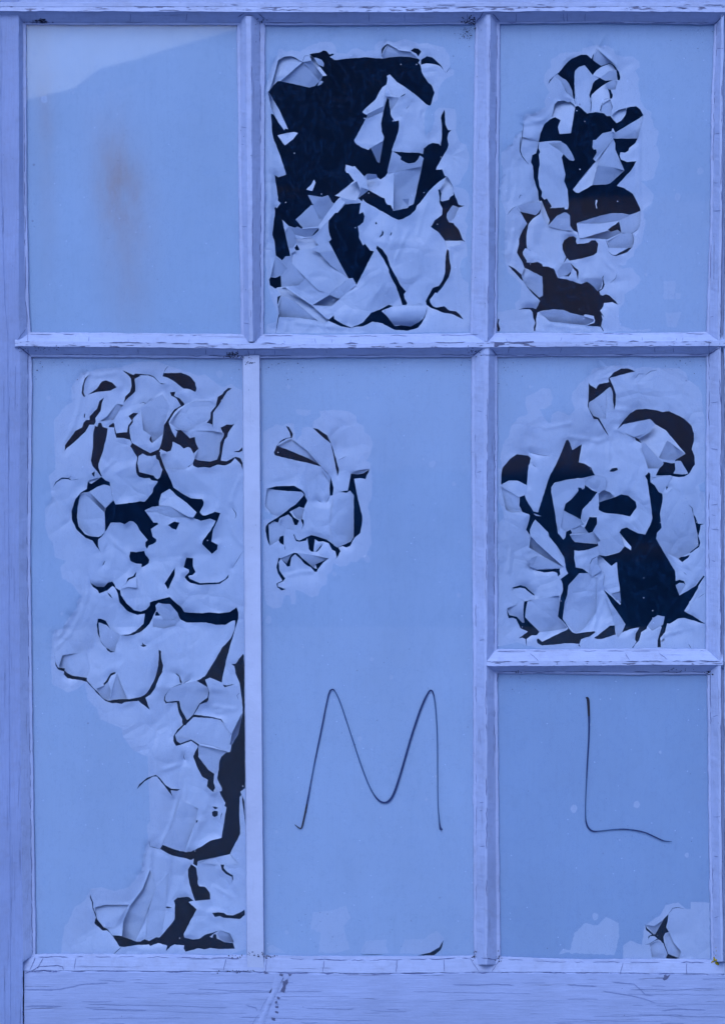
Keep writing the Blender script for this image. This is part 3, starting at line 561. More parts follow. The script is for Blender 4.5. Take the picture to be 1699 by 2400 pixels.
FLAKES[3] = FL("""
.1 0 .5;J 645,75 855,55 970,60 980,90 1040,110 1110,210 1165,330 1150,350 1090,340 1000,250 975,300 1030,550 1010,650 1060,770 1080,1000 1070,1060 1020,1060 1015,1030 800,1045 830,1020 760,900 720,920 680,870 690,800 650,730 630,600 640,460 655,410 640,260 660,220 635,160
-.1 .28 0;J 975,75 1040,110 1110,210 1165,330 1150,350 1090,340 1000,250 930,190 780,90
.1 0 1.0;H 1170,470 1230,410 1310,385 1430,530 1430,640 1380,820 1400,950 1395,1060 1345,1090 1310,1060 1260,1010 1215,980 1190,900 1165,700
0 -.2 .8;I 305,530 360,460 440,405 560,362 610,400 660,500 670,600 610,600 490,610 410,570
.1 .3 0;I 410,570 550,470 650,450 668,600 490,612
-.1 -.15 .5;I 290,820 370,745 470,670 525,735 550,870 480,880 430,960 410,1055 285,1068
.15 .3 .5;I 375,150 640,385 560,350 430,395 310,310 345,225
0 .35 .3;I 490,660 520,640 610,600 670,620 640,740 580,745 525,735
.1 .2 .3;H 870,540 915,515 990,575 1040,600 1080,650 1130,760 1145,870 1060,800 960,620
0 -.2 .2;H 920,905 1100,930 1175,985 1110,1380 1100,1380 945,1395 920,1290 960,1190 880,1145 830,1140 870,960
.1 .05 0;K 600,30 635,90 635,180 770,490 620,450 380,415 360,360
-.35 -.35 .2;K 600,30 350,360 15,770 60,815 100,820 300,705 380,415 430,290
.3 .35 0;K 380,415 620,450 770,490 560,680 490,698 300,703
.1 .2 .2;I 310,1480 350,1480 450,1380 575,1355 630,1370 560,1500 K 470,180 330,330 310,320 365,230 355,180 320,185 300,150
.05 .45 .2;K 70,1260 430,1150 560,1120 720,1115 850,1140 690,1225 400,1270
0 -.15 .1;K 70,1265 400,1270 690,1230 520,1365 170,1480 110,1480
.0 .4 0;K 170,1485 530,1370 570,1390 660,1362 725,1405 520,1500 380,1490
0 .25 .8;I 610,1415 640,1370 1050,1125 970,1455 800,1462 600,1450
-.1 .1 .4;K 690,1230 850,1140 1005,1090 1000,1300 960,1350 900,1400 830,1420 725,1400
.05 .15 .4;K 525,1525 725,1412 885,1412 905,1500 885,1624 545,1624
-.05 .15 .1;L 430,545 690,670 700,800 700,950 650,980 450,800 410,740 395,640
0 .45 .3;L 640,1190 840,1152 1000,1162 1090,1202 1300,1253 1450,1300 1440,1330 1330,1385 800,1330
0 .35 .9;J 320,1010 660,950 675,1050 600,1145 390,1100
.2 .35 0;L 910,590 1000,480 1095,470 1140,560 1060,645 930,690
.1 .5 .4;M 100,720 300,690 450,700 430,830 380,890 300,800 220,745
.15 .1 .8;J 400,0 640,80 625,150 600,240 545,265 525,370 490,395 400,280 372,200
-.3 -.1 .0;J 680,930 800,1220 775,1300 700,1180 670,1060
0 .2 .2;J 775,1300 905,1155 1050,1110 1095,1150 1100,1300 1150,1370 1000,1370 850,1330
.1 .1 .2;I 420,1080 440,960 560,880 600,1000 570,1130 510,1130 470,1090
-.1 -.1 .2;I 575,1120 680,1040 800,1010 790,1100 730,1190 655,1235
""")
FLAKES[4] = FL("""
.0 .08 .3;O 15,1520 30,1430 90,1390 150,1425 230,1430 280,1410 290,1470 325,1490 Q 350,70 380,130 345,240 310,270 275,250 250,215 40,165 15,50
.25 .3 0;N 900,920 1000,850 1150,660 1240,680 1100,900
0 .4 1.0;R 765,245 850,200 1050,250 960,350 850,345 780,300
-.12 .06 .8;P 610,490 740,455 860,380 960,345 1050,370 1090,575 985,690 970,760 975,900 970,1050 880,1115 760,1105 600,970 565,800
.4 .3 0;P 680,475 750,460 980,690 970,760
.2 .45 .3;P 770,333 850,280 918,237 740,280
0 .3 0;Q 120,725 235,670 480,660 760,830 500,830 300,760
-.05 -.15 0;Q 330,590 365,480 485,410 600,520 740,620 880,755 830,830 760,820 480,660 330,655
.6 .1 0;U 1400,980 1545,700 1530,830 1490,1010 1430,1100 1390,1170 1365,1160
.1 .2 .2;U 920,1170 1330,1260 1240,1340 1215,1400 1190,1560 1140,1590 1050,1530 960,1410 905,1340
.3 .45 .3;W 1180,1190 1230,1135 1370,1180 1430,1310 1300,1305 1220,1260
-.1 -.22 0;W 900,140 1370,18 1500,172 1280,165 1000,155
.15 .2 0;T 850,590 950,550 1020,490 1060,620 1040,755 960,740
.35 .05 0;T 1150,360 1300,740 1055,755 1080,600
.1 .12 .5;U 425,440 500,330 680,268 880,225 1040,320 1055,380 920,560 830,720 745,800 650,640 625,520 580,520 440,535
-.05 .1 .5;U 565,1020 690,885 750,840 830,762 1100,772 1230,800 1380,1010 1365,1160 1330,1258 1100,1180 920,1150 800,1080 640,1075
0 .35 .2;U 575,1040 680,1068 800,1082 640,1145 590,1110
.1 .15 .5;O 1210,1400 1225,1230 1280,1130 1280,1090 1100,1060 860,1060 780,1150 855,1150 870,1240 910,1320 850,1460 900,1490 1080,1510 1180,1480
-.15 .05 .4;O 345,1420 440,1370 500,1350 525,1280 530,1215 640,1270 690,1320 750,1295 790,1310 835,1390 850,1470 820,1540 700,1624 430,1624 400,1560
.1 .2 .3;S 490,600 600,725 640,830 420,860 290,690 380,595
0 .3 0;S 240,800 420,840 640,820 560,920 400,960 240,930
-.1 .1 .4;O 480,940 560,830 700,700 860,620 1080,620 1165,690 1085,790 1080,880 960,940 900,970 750,1065 620,1040
0 -.2 .3;R 1195,392 1330,240 1430,200 1440,360 1300,350
.08 .18 .6;R 880,870 1060,970 1200,1050 1140,1200 1120,1300 990,1240 905,1130 885,960
-.15 .02 .3;T 300,270 350,100 700,50 760,300 700,430 500,400 420,360 390,295
.1 .25 .3;O 400,980 390,1100 230,1240 215,1130 100,1050 60,700 380,520 480,700
.0 -.18 .3;X 200,800 350,760 700,760 600,900 500,1100 330,1090 235,970
-.2 .1 .2;X 720,770 900,530 1010,250 1100,500 950,900 800,1290 700,1260 600,1220 620,1000
.22 .05 .1;X 1000,800 1100,500 1280,300 1240,780 1180,1180 1100,1235 950,1250
.2 .1 .2;V 530,820 640,450 690,500 900,600 870,770 700,1230 560,1200 380,1130
""")
FLAKES[5] = FL("""
0 .22 .8;Y 235,490 420,395 640,560 800,745 650,660 450,575
.25 .45 .2;Z 270,750 460,670 400,730 360,820 300,770
0 .45 .3;Z 500,675 640,690 930,747 750,825 740,870 730,880 600,770
0 .3 .2;Z 430,110 530,50 600,75 560,220 500,210
0 .4 .8;Y 1232,862 1350,820 1485,805 1400,865 1310,880
.3 .2 .2;Y 800,750 960,920 945,1020 820,770
.1 .1 .4;Z 260,260 300,190 380,150 430,200 470,300 440,360 340,330
.05 .12 .3;Z 130,575 110,290 190,245 250,260 340,340 320,435 270,450 250,500
.05 .15 .6;Y 90,1080 300,1100 560,1120 600,1155 480,1290 240,1450 150,1420 60,1300
.25 .05 .6;Y 1000,1160 1060,1130 1175,1130 1220,1105 1270,1165 Z 1270,460 1230,520 1050,600 1000,570 950,300
""")
FLAKES[6] = FL("""
0 .15 0;b 380,962 600,920 770,885 850,965 760,1080 540,1150 290,1045
-.2 -.25 .1;b 850,965 1000,1050 1290,1395 1020,1200 900,1450 650,1240 600,1180 760,1080
.15 .35 0;b 1020,1200 1290,1395 1160,1475 1080,1490 930,1470 900,1450
-.2 .38 .3;b 640,1250 690,1230 890,1460 965,1530 960,1560 905,1610 740,1610
-.1 .1 .2;d 1150,0 1220,0 1330,185 1240,200 1110,185 1140,130 1130,20
0 -.12 .3;c 90,350 200,290 330,290 465,355 440,495 360,525 220,430
-.1 .22 .3;c 90,375 350,530 355,660 400,750 250,760 160,720
-.3 .42 .2;c 520,1100 600,1190 1000,1555 720,1410 500,1270
.15 -.12 .2;c 515,1090 510,1010 560,900 590,860 780,1050 790,1110 900,1240 1010,1500 1000,1550 600,1190
0 .3 .2;c 500,1550 620,1390 1010,1560 870,1575 620,1592
.4 .3 0;c 500,1545 520,1440 620,1385 570,1500
0 .35 .9;c 1100,1090 1360,1060 1440,1045 1540,1165 1490,1220 1170,1190 1130,1150
.1 .15 .2;c 1130,970 1250,945 1310,980 1370,1060 1130,1075 1120,1010
.1 .15 .2;d 0,1190 100,1150 330,1110 400,1250 310,1330 120,1385 40,1370
-.4 -.4 0;d 325,1050 400,1150 495,1260 490,1310 400,1250
.4 .5 0;d 20,605 15,480 90,425 180,460 250,525
.1 -.1 .3;e 250,570 370,545 520,630 580,670 575,720 430,748 270,640
.15 .28 .4;e 175,850 420,755 415,950 425,1055 400,1060 320,975 215,950
0 -.4 .4;e 640,1205 840,1185 1060,1150 830,1270 690,1340 635,1290
.05 .2 .5;e 1395,200 1500,90 1620,200 1520,330 1420,385 1380,330
-.25 -.05 0;f 0,85 50,90 205,230 285,170 300,370 330,600 200,640 80,500 100,350 0,200
.3 .5 0;f 200,642 330,612 345,760 300,720 280,740
.2 .12 .3;f 90,585 200,770 330,960 410,1085 250,1095 200,900
.1 .1 .1;f 250,1100 410,1088 360,1205 300,1280
.05 .12 .3;f 730,1110 810,1000 880,955 985,970 960,1090 800,1180
-.35 -.3 .1;f 1270,890 1470,560 1490,530 1330,885
0 .3 .2;f 1145,515 1200,475 1290,505 1200,655
.1 .1 .5;c 820,440 870,350 1050,280 1300,255 1310,400 1215,390 1220,440 1030,630 960,900 930,1060
.0 .2 0;c 1005,730 1255,862 1310,940 1250,945 1120,1000 1040,1040 960,980
-.1 .2 .3;c 1310,300 1460,215 1624,240 1624,420 1500,458 1320,360
-.1 .1 .4;c 1510,470 1515,800 1380,820 1320,910 1265,860 1280,710 1400,590
.15 .05 .4;b 180,420 215,500 240,740 0,840 0,560
.0 .25 .2;a 1370,655 1624,480 1624,880 1520,870 1440,840 1370,730
-.1 .1 .2;d 800,240 1060,215 1100,230 1010,370 950,470 900,460 840,360 775,310
.15 .1 .4;e 1060,660 1080,510 1160,420 1230,340 1380,340 1420,390 1500,400 1480,900 1300,1150 1180,1215 1000,1000
.25 .1 .3;e 480,760 600,720 940,660 940,830 920,970 1060,1140 840,1180 650,1195 440,980
0 .15 .8;d 960,560 1100,400 1280,520 1400,770 1440,950 1470,1100 1480,1240 1350,1345 1180,1430 960,1320 870,1140 870,1060 940,980 915,780
""")
FLAKES[7] = FL("""
.3 .3 .2;g 400,880 540,900 700,790 560,1035 530,1035
0 .15 .6;g 460,1215 600,1140 700,1200 770,1390 740,1450 500,1440
.1 .1 .3;g 720,1080 800,1010 870,1180 1000,1330 980,1440 780,1380
""")
CREASE[2] = TRL("""
A 195,370 170,600 60,840
C 90,600 95,1000 50,1500
D 900,900 830,1100 740,1420
G 1310,400 1320,800 1390,1260
E 480,1350 900,1400 1300,1430
B 310,140 480,230 620,240
B 780,1100 760,1300 900,1480
G 600,0 420,420
E 300,1500 320,1350
""")
CREASE[3] = TRL("""
H 930,930 830,1060 700,1190 520,1190
H 420,1250 700,1200
J 280,0 280,400 250,700
J 190,500 170,900
J 330,300 310,700 250,960
K 975,0 975,700 1000,1050
L 280,0 230,250 160,450
J 290,1180 270,1500
M 450,390 520,500 620,570
I 380,140 560,300 640,380
L 750,1370 1300,1450 1600,1480
""")
CREASE[4] = TRL("""
N 740,235 640,400 630,540 600,720 470,1090 400,1200
N 740,235 900,250 1130,210
R 730,240 730,420 690,560 600,780 480,1020 250,1250
R 600,620 450,850 300,1080
V 700,0 640,350 500,830 370,1120
V 770,0 690,500 650,700
V 210,1200 200,1450 180,1624
X 1020,0 1010,250 900,530 720,770 600,900
X 250,740 560,770 700,755
X 1280,0 1290,300 1240,780
X 1100,500 950,900
O 380,520 390,860
O 870,620 950,670 1110,600 1160,630
Q 1540,200 1440,420 1380,600
Q 1330,850 1400,1050 1560,1250
P 200,470 380,850
U 430,580 520,1000
U 1130,600 1430,640 1160,690
U 600,1450 400,1530
R 1470,300 1500,450 1450,650
P 1100,0 900,180
P 970,1060 1300,1380 1500,1560
P 990,1150 930,1350
W 1150,500 1400,650
""")
CREASE[5] = TRL("""
Z 380,980 550,930 700,930
h 1100,510 1300,470
""")
CREASE[6] = TRL("""
c 90,500 180,800 220,1100 230,1400 190,1624
e 230,0 190,400 250,540
b 20,250 230,150
b 0,310 200,240
a 720,1020 1100,950
a 1100,1150 1500,1200
b 160,1150 160,1624
b 0,1220 160,1150
b 290,1040 700,1260
b 250,740 560,780
e 1500,340 1500,700 1440,1200
e 1600,700 1450,1100
f 0,450 140,390
d 1480,400 1560,850
f 1000,1240 1200,1190
f 900,1030 700,1200
e 1200,80 1440,20
""")
CREASE[7] = TRL("""
g 810,1060 870,1180 980,1310 1060,1400
""")

# small crumbs of film hanging at the torn edges
CRUMB = {2: ["A 775,750 800,690 830,670 860,690 825,730", "C 610,770 690,690 725,622 748,668 700,790", "C 1430,290 1450,258 1468,268 1445,302", "C 850,650 890,605 898,615 858,648", "B 720,460 735,438 752,448 742,474", "D 825,182 835,158 846,165 836,186", "C 690,1000 700,980 720,990"],
 3: ["L 1205,1092 1225,1078 1248,1086 1235,1100", "I 535,1300 552,1292 568,1302 555,1316", "K 350,930 362,920 376,934 358,990 372,1045 360,1048 345,985", "K 302,720 325,706 330,730 320,760", "J 1100,1268 1118,1248 1142,1270 1115,1286", "J 1015,1040 1045,1020 1070,1022 1060,1056 1030,1062", "H 1300,1180 1312,1172 1322,1186 1308,1196"],
 4: ["U 690,818 708,798 738,850 715,884", "W 412,1232 440,1222 478,1228 450,1254", "V 1135,160 1180,155 1250,320 1225,332 1130,230", "P 1350,652 1388,645 1386,664 1355,666", "V 1128,340 1150,300 1200,340 1150,366", "R 1198,530 1214,526 1216,546 1204,550", "S 232,604 246,588 252,616 240,628", "P 720,300 780,290 920,236 850,290 775,336 745,320"],
 6: ["b 788,768 826,762 862,800 842,818", "f 1022,962 1070,940 1074,952 1048,972", "f 926,1340 955,1300 980,1286 984,1330 960,1342", "c 562,774 590,776 682,812 600,806", "d 540,1160 558,1152 570,1160 552,1170", "f 406,112 420,106 434,120 424,128", "e 840,300 872,272 882,278 856,308"]}
for _k, _l in CRUMB.items():
    for _i, _s in enumerate(_l): FLAKES[_k].append((.15 if _i % 2 else -.2, -.3 if _i % 3 else .25, .3, TR(_s)))
# ------------------------------------------------------------------ place behind the camera and the dark room
def struct(o): o['kind'] = 'structure'; return o
struct(mk('ground', [(-400, -400, 0), (400, -400, 0), (400, 400, 0), (-400, 400, 0)], [(0, 1, 2, 3)], M_GROUND, smooth=False))
def hill():
    """the hillside across the road: its skyline shows in the top left pane"""
    prof = [(-200, 5), (-90, 8), (-40, 10.5), (-25, 12.6), (-17, 13.9), (-11.3, 15.75), (-9.6, 16.15), (-8.9, 16.8), (-8, 17.0), (-5.9, 17.65), (-4.3, 18.1), (-2, 18.7), (3, 20.3), (9, 21.5), (18, 22.5), (40, 24), (90, 26), (200, 24)]
    vs, fs = [], []
    xs = []
    for (x0, h0), (x1, h1) in zip(prof, prof[1:]):
        n = max(1, int((x1 - x0) / 2.0))
        for i in range(n): xs.append((x0 + (x1 - x0) * i / n, h0 + (h1 - h0) * i / n))
    xs.append(prof[-1])
    R = 9
    for x, h in xs:
        for r in range(R):
            t = r / (R - 1)
            z = h * (t ** 0.8) - 0.2; 
            if 0 < r < R - 1: z += 0.5 * n1(x * 0.3 + r * 3, 5)
            vs.append((x, -22 - 38 * t if r < R - 1 else -60, z))
        vs.append((x, -110, -0.5))
    R2 = R + 1
    for i in range(len(xs) - 1):
        for r in range(R):
            a = i * R2 + r; fs.append((a, a + R2, a + R2 + 1, a + 1))
    return struct(mk('hill', vs, fs, M_HILL))
hill()

def box_faces(b): return [(b, b+1, b+2, b+3), (b+4, b+7, b+6, b+5), (b, b+4, b+5, b+1), (b+1, b+5, b+6, b+2), (b+2, b+6, b+7, b+3), (b+3, b+7, b+4, b)]
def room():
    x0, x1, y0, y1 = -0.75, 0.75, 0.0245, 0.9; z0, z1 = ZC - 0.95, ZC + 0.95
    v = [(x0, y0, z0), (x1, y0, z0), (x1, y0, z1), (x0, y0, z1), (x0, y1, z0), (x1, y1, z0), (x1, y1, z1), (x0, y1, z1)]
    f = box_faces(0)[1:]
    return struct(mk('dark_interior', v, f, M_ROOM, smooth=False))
room()

# ------------------------------------------------------------------ the window
WIN = bpy.data.objects.new('paned_window', None); COL.objects.link(WIN)
WIN.location = (0, 0, ZC - 0.78); ORIG['paned_window'] = (0, 0, ZC - 0.78)
WIN.empty_display_size = 0.1
WIN['label'] = 'weathered blue window of seven panes with peeling film and handwritten M and L'
WIN['category'] = 'window'; WIN['kind'] = 'thing'

MEMBERS = []   # for laying cracks on the surface
def member(name, axis, secs, seg_mats, mats, wob=1.0, seed=0, step=7.0, label=None, back=-40):
    """timber of a constant kind of section along an axis. secs: [(t, [(u, d), ...])], u across, d towards the viewer (pixels)"""
    secs = sorted(secs, key=lambda s: s[0])
    t0, t1 = secs[0][0], secs[-1][0]
    n = max(2, int((t1 - t0) / step)); k = len(secs[0][1])
    vs, fs, mi = [], [], []
    def sec_at(t):
        for (ta, pa), (tb, pb) in zip(secs, secs[1:]):
            if t <= tb:
                f = (t - ta) / (tb - ta)
                return [(a[0] + (b[0] - a[0]) * f, a[1] + (b[1] - a[1]) * f) for a, b in zip(pa, pb)]
        return secs[-1][1]
    MEMBERS.append((axis, t0, t1, sec_at))
    for i in range(n + 1):
        t = t0 + (t1 - t0) * i / n
        pr = sec_at(t); ring = []
        for j, (u, d) in enumerate(pr):
            a = wob * (1.9 if j in (0, k - 1) and axis == 'y' else 1.25 if j < 3 or j > k - 4 else 0.9)
            du = a * (n1(t * 0.02, seed + j * 1.3) * 1.3 + n1(t * 0.11, seed + j * 2.1 + 40) * 0.8)
            dd = wob * 0.5 * n1(t * 0.03, seed + j + 80)
            ring.append((u + du, d + dd))
        ring = [(pr[0][0] - 0, back)] + ring + [(pr[-1][0], back)]
        for u, d in ring:
            px, py = (u, t) if axis == 'y' else (t, u)
            vs.append(P(px, py, -d))
    K = k + 2
    for i in range(n):
        for j in range(K):
            a, b = i * K + j, i * K + (j + 1) % K
            fs.append((a, b, b + K, a + K) if axis == 'y' else (a, a + K, b + K, b))
            s = j - 1
            mi.append(seg_mats[s] if 0 <= s < len(seg_mats) else 0)
    for base in (0, n * K):
        fs.append(tuple(base + j for j in range(K))); mi.append(0)
    c = P(*((secs[0][1][0][0], t1) if axis == 'y' else ((t0 + t1) / 2, secs[0][1][0][0])))
    o = mk(name, vs, fs, mats, WIN, c, mi, smooth=False)
    if label: o['label'] = label
    return o

VM = [M_V, M_VB, M_PUTTY]; HM = [M_H, M_HB, M_PUTTY]
def vsec(xL, x1, x2, xl2, xR, dr=26.5, ll=7):
    return [(xL, -1), (xL + 1.5, 3), (xL + ll, 4.2), (xL + ll + 0.8, 5.5), (x1, dr), (x2, dr + .6), (xl2 - .8, 5.6), (xl2, 4.2), (xR - 1.5, 3), (xR, -1)]
VSEG = [2, 2, 0, 0, 1, 0, 2, 2, 2]
member('muntin', 'y', [(36, vsec(555, 577, 588, 610, 622)), (200, vsec(556, 578, 589, 610, 621)), (500, vsec(560, 580, 591, 611, 620)), (800, vsec(565, 584, 593, 611, 618))], VSEG, VM, 1.0, 1)
member('muntin', 'y', [(32, vsec(1113, 1140, 1149, 1165, 1173, 26)), (130, vsec(1112, 1140, 1148, 1164, 1172, 26)), (500, vsec(1107, 1139, 1146, 1161, 1168, 26)), (800, vsec(1101, 1138, 1143, 1158, 1164, 26))], VSEG, VM, 1.0, 2)
member('muntin', 'y', [(815, vsec(1105, 1136, 1146, 1161, 1166, 25.5)), (1000, vsec(1104, 1134, 1143, 1160, 1166, 25.5)), (1550, vsec(1108, 1135, 1141, 1158, 1166, 25.5)), (2262, vsec(1110, 1137, 1142, 1164, 1173, 25.5))], VSEG, VM, 1.0, 3)
member('glazing_bar', 'y', [(832, [(568, -1), (570, 9), (608, 9.5), (610, -1)]), (1300, [(571, -1), (573, 9), (610, 9.5), (612, -1)]), (1700, [(574, -1), (576, 9), (613, 9.5), (615, -1)]), (2276, [(578, -1), (580, 9), (618, 9.5), (620, -1)])], [0, 0, 0], [M_BAR], 0.35, 4, label='flat smooth pale bar between the two tall panes')

def hsec(top, lt, cb, bb, lb, bot, dr=28.2):
    return [(top, -1), (top + 1.5, 3), (lt, 4.2), (lt + .8, 5.5), (cb, dr - 2), (bb, dr), (bb + 1.5, dr - 4), (lb - .6, 6), (lb, 4.2), (bot - 1.5, 3.2), (bot, -1)]
HSEG = [2, 2, 0, 0, 1, 1, 0, 0, 2, 2]
member('middle_rail', 'x', [(35, hsec(777, 783, 798, 811, 829, 836)), (90, hsec(778, 783, 799, 811, 830, 837)), (560, hsec(782, 786, 806, 816, 833, 840)), (800, hsec(784, 788, 805, 815, 832, 838)), (1140, hsec(780, 784, 801, 813, 832, 836)), (1500, hsec(780, 784, 800, 811, 829, 835)), (1700, hsec(777, 781, 798, 810, 829, 835))], HSEG, HM, 1.0, 11)
member('short_rail', 'x', [(1140, hsec(1522, 1527, 1550, 1561, 1574, 1579, 27.4)), (1300, hsec(1522, 1527, 1550, 1561, 1574, 1580, 27.4)), (1500, hsec(1521, 1527, 1549, 1559, 1577, 1583, 27.4)), (1695, hsec(1521, 1526, 1548, 1559, 1574, 1581, 27.4))], HSEG, HM, 1.0, 12)
tr = lambda e, f, l, b: [(-70, -1), (-66, 20), (3, 20), (4, 29), (13, 30), (15, 29.5), (e, 33), (e + 1.6, 29), (f, 6), (f + .8, 4.2), (b - 1.5, 3.2), (b, -1)]
member('top_rail', 'x', [(-60, tr(24, 51, 52, 57)), (400, tr(25, 51, 52, 58)), (900, tr(27, 52, 53, 58)), (1400, tr(24, 47, 48, 53)), (1760, tr(28, 54, 55, 58))], [0, 0, 1, 0, 1, 1, 0, 0, 2, 2, 2], HM, 1.0, 13)
bv = lambda t, l, b: [(t, -1), (t + 1.5, 3), (l, 4), (l + .8, 5.5), (b - 1, 11), (b, 10.5), (b + .5, -5)]
member('bottom_bevel', 'x', [(45, bv(2236, 2244, 2276)), (340, bv(2237, 2244, 2277)), (600, bv(2240, 2248, 2279)), (850, bv(2242, 2252, 2283)), (1120, bv(2241, 2247, 2280)), (1320, bv(2248, 2256, 2280)), (1699, bv(2250, 2256, 2284))], [2, 2, 0, 0, 0, 0], HM, 1.1, 14)
rl = lambda t: [(t - 3, -5), (t - 2.6, 9), (t + 1, 13), (2345, 17), (2440, 16.5), (2460, -5)]
member('bottom_rail', 'x', [(56.5, rl(2279)), (340, rl(2279.5)), (600, rl(2281.5)), (850, rl(2285.5)), (1120, rl(2282.5)), (1320, rl(2282.5)), (1760, rl(2286.5))], [0] * 5, [M_RAIL], 0.8, 15)
ls = lambda g, a, b: [(-150, -5), (-149, 23), (a - 2, 23), (a - 1, 22.2), (a + 1, 21.8), (a + 2, 22), (b, 22), (g - 9, 5.5), (g - 8, 4.2), (g - 1.5, 3), (g, -1)]
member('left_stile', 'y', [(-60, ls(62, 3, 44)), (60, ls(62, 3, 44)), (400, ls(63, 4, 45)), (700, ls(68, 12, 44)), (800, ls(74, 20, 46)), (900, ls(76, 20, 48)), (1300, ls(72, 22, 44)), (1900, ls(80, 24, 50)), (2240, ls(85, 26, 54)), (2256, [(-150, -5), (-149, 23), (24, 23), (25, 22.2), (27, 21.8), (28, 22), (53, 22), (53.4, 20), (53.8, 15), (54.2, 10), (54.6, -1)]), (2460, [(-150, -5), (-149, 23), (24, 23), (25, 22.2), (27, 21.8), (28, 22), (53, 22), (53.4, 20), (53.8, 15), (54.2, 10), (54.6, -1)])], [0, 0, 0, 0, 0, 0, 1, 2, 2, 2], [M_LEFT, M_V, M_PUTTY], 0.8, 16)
rs = lambda g, r: [(g, -1), (g + 1.5, 3), (g + 6, 4.2), (g + 6.8, 5.5), (r - 6, 25), (r, 26), (r + 1.5, 12), (r + 7, 11), (r + 8, 22), (1850, 22), (1851, -5)]
member('right_stile', 'y', [(20, rs(1675, 1697)), (110, rs(1672, 1696)), (220, rs(1667, 1693)), (500, rs(1664, 1692)), (780, rs(1655, 1688)), (900, rs(1655, 1690)), (1250, rs(1654, 1690)), (1520, rs(1653, 1689)), (1583, rs(1657, 1689)), (1900, rs(1660, 1690)), (2255, rs(1666, 1695))], [2, 2, 0, 0, 1, 0, 0, 0, 0, 0], VM, 1.1, 17)
# surrounding boards that carry the window (just beyond the picture)
def board(x0, x1, y0, y1, q0, q1, nm):
    v = [P(x0, y1, q0), P(x1, y1, q0), P(x1, y0, q0), P(x0, y0, q0), P(x0, y1, q1), P(x1, y1, q1), P(x1, y0, q1), P(x0, y0, q1)]
    c = P((x0 + x1) / 2, y1, q1)
    return mk(nm, v, box_faces(0), [M_V], WIN, c, smooth=False)
board(-420, -151, -420, 2900, -24, 40, 'casing_board'); board(1852, 2120, -420, 2900, -24, 40, 'casing_board')
board(-150, 1851, -420, -71, -22, 40, 'casing_board'); board(-150, 1851, 2461, 2900, -22, 40, 'casing_board')

# ------------------------------------------------------------------ marks lying on the timber
def depth_at(px, py):
    best = -1.0
    for axis, t0, t1, f in MEMBERS:
        t, u = (py, px) if axis == 'y' else (px, py)
        if not (t0 <= t <= t1): continue
        pr = f(t)
        if not (min(pr[0][0], pr[-1][0]) <= u <= max(pr[0][0], pr[-1][0])): continue
        for (ua, da), (ub, db) in zip(pr, pr[1:]):
            if min(ua, ub) <= u <= max(ua, ub) and abs(ub - ua) > 1e-6:
                best = max(best, da + (db - da) * (u - ua) / (ub - ua))
    return best
class Marks:
    def __init__(s): s.v, s.f = [], []
    def line(s, pts, w, seed=0.0, wob=0.8, step=3.5, lift=0.7):
        L = 0; res = []
        for (x0, y0), (x1, y1) in zip(pts, pts[1:]):
            d = math.hypot(x1 - x0, y1 - y0); k = max(1, int(d / step))
            for i in range(k): res.append((x0 + (x1 - x0) * i / k, y0 + (y1 - y0) * i / k, L + d * i / k))
            L += d
        res.append((*pts[-1], L))
        if len(res) < 2: return
        b0 = len(s.v)
        for i, (x, y, l) in enumerate(res):
            a, b = res[max(0, i - 1)], res[min(len(res) - 1, i + 1)]
            tx, ty = b[0] - a[0], b[1] - a[1]; m = math.hypot(tx, ty) or 1
            nx, ny = -ty / m, tx / m
            o = wob * (n1(l * 0.09, seed) * 1.6 + n1(l * 0.31, seed + 9))
            e = min(1.0, (min(l, L - l) + 1.0) / (4 * w + 1))
            hw = 0.5 * w * e * (0.75 + 0.9 * abs(n1(l * 0.17, seed + 3)))
            for sgn in (-1, 1):
                qx, qy = x + nx * (o + sgn * hw), y + ny * (o + sgn * hw)
                s.v.append(P(qx, qy, -(depth_at(qx, qy) + lift)))
        for i in range(len(res) - 1):
            a = b0 + 2 * i; s.f.append((a, a + 1, a + 3, a + 2))
    def patch(s, pts, lift=0.75, rough=0.8, seed=0):
        dense = []
        for i, (x0, y0) in enumerate(pts):
            x1, y1 = pts[(i + 1) % len(pts)]
            k = max(1, int(math.hypot(x1 - x0, y1 - y0) / 2.5))
            for j in range(k):
                dense.append((x0 + (x1 - x0) * j / k + rough * n1(i + j * .7, seed), y0 + (y1 - y0) * j / k + rough * n1(i + j * .7, seed + 5)))
        cx = sum(p[0] for p in dense) / len(dense); cy = sum(p[1] for p in dense) / len(dense)
        b = len(s.v)
        s.v.append(P(cx, cy, -(depth_at(cx, cy) + lift)))
        for x, y in dense: s.v.append(P(x, y, -(depth_at(x, y) + lift)))
        k = len(dense)
        for i in range(k): s.f.append((b, b + 1 + i, b + 1 + (i + 1) % k))
    def make(s, name, mat, kind=None):
        o = mk(name, s.v, s.f, mat, WIN, ORIG['paned_window'], smooth=False)
        if kind: o['kind'] = kind
        return o
rnd = random.Random(3)
ck, ch, gr, gn = Marks(), Marks(), Marks(), Marks()
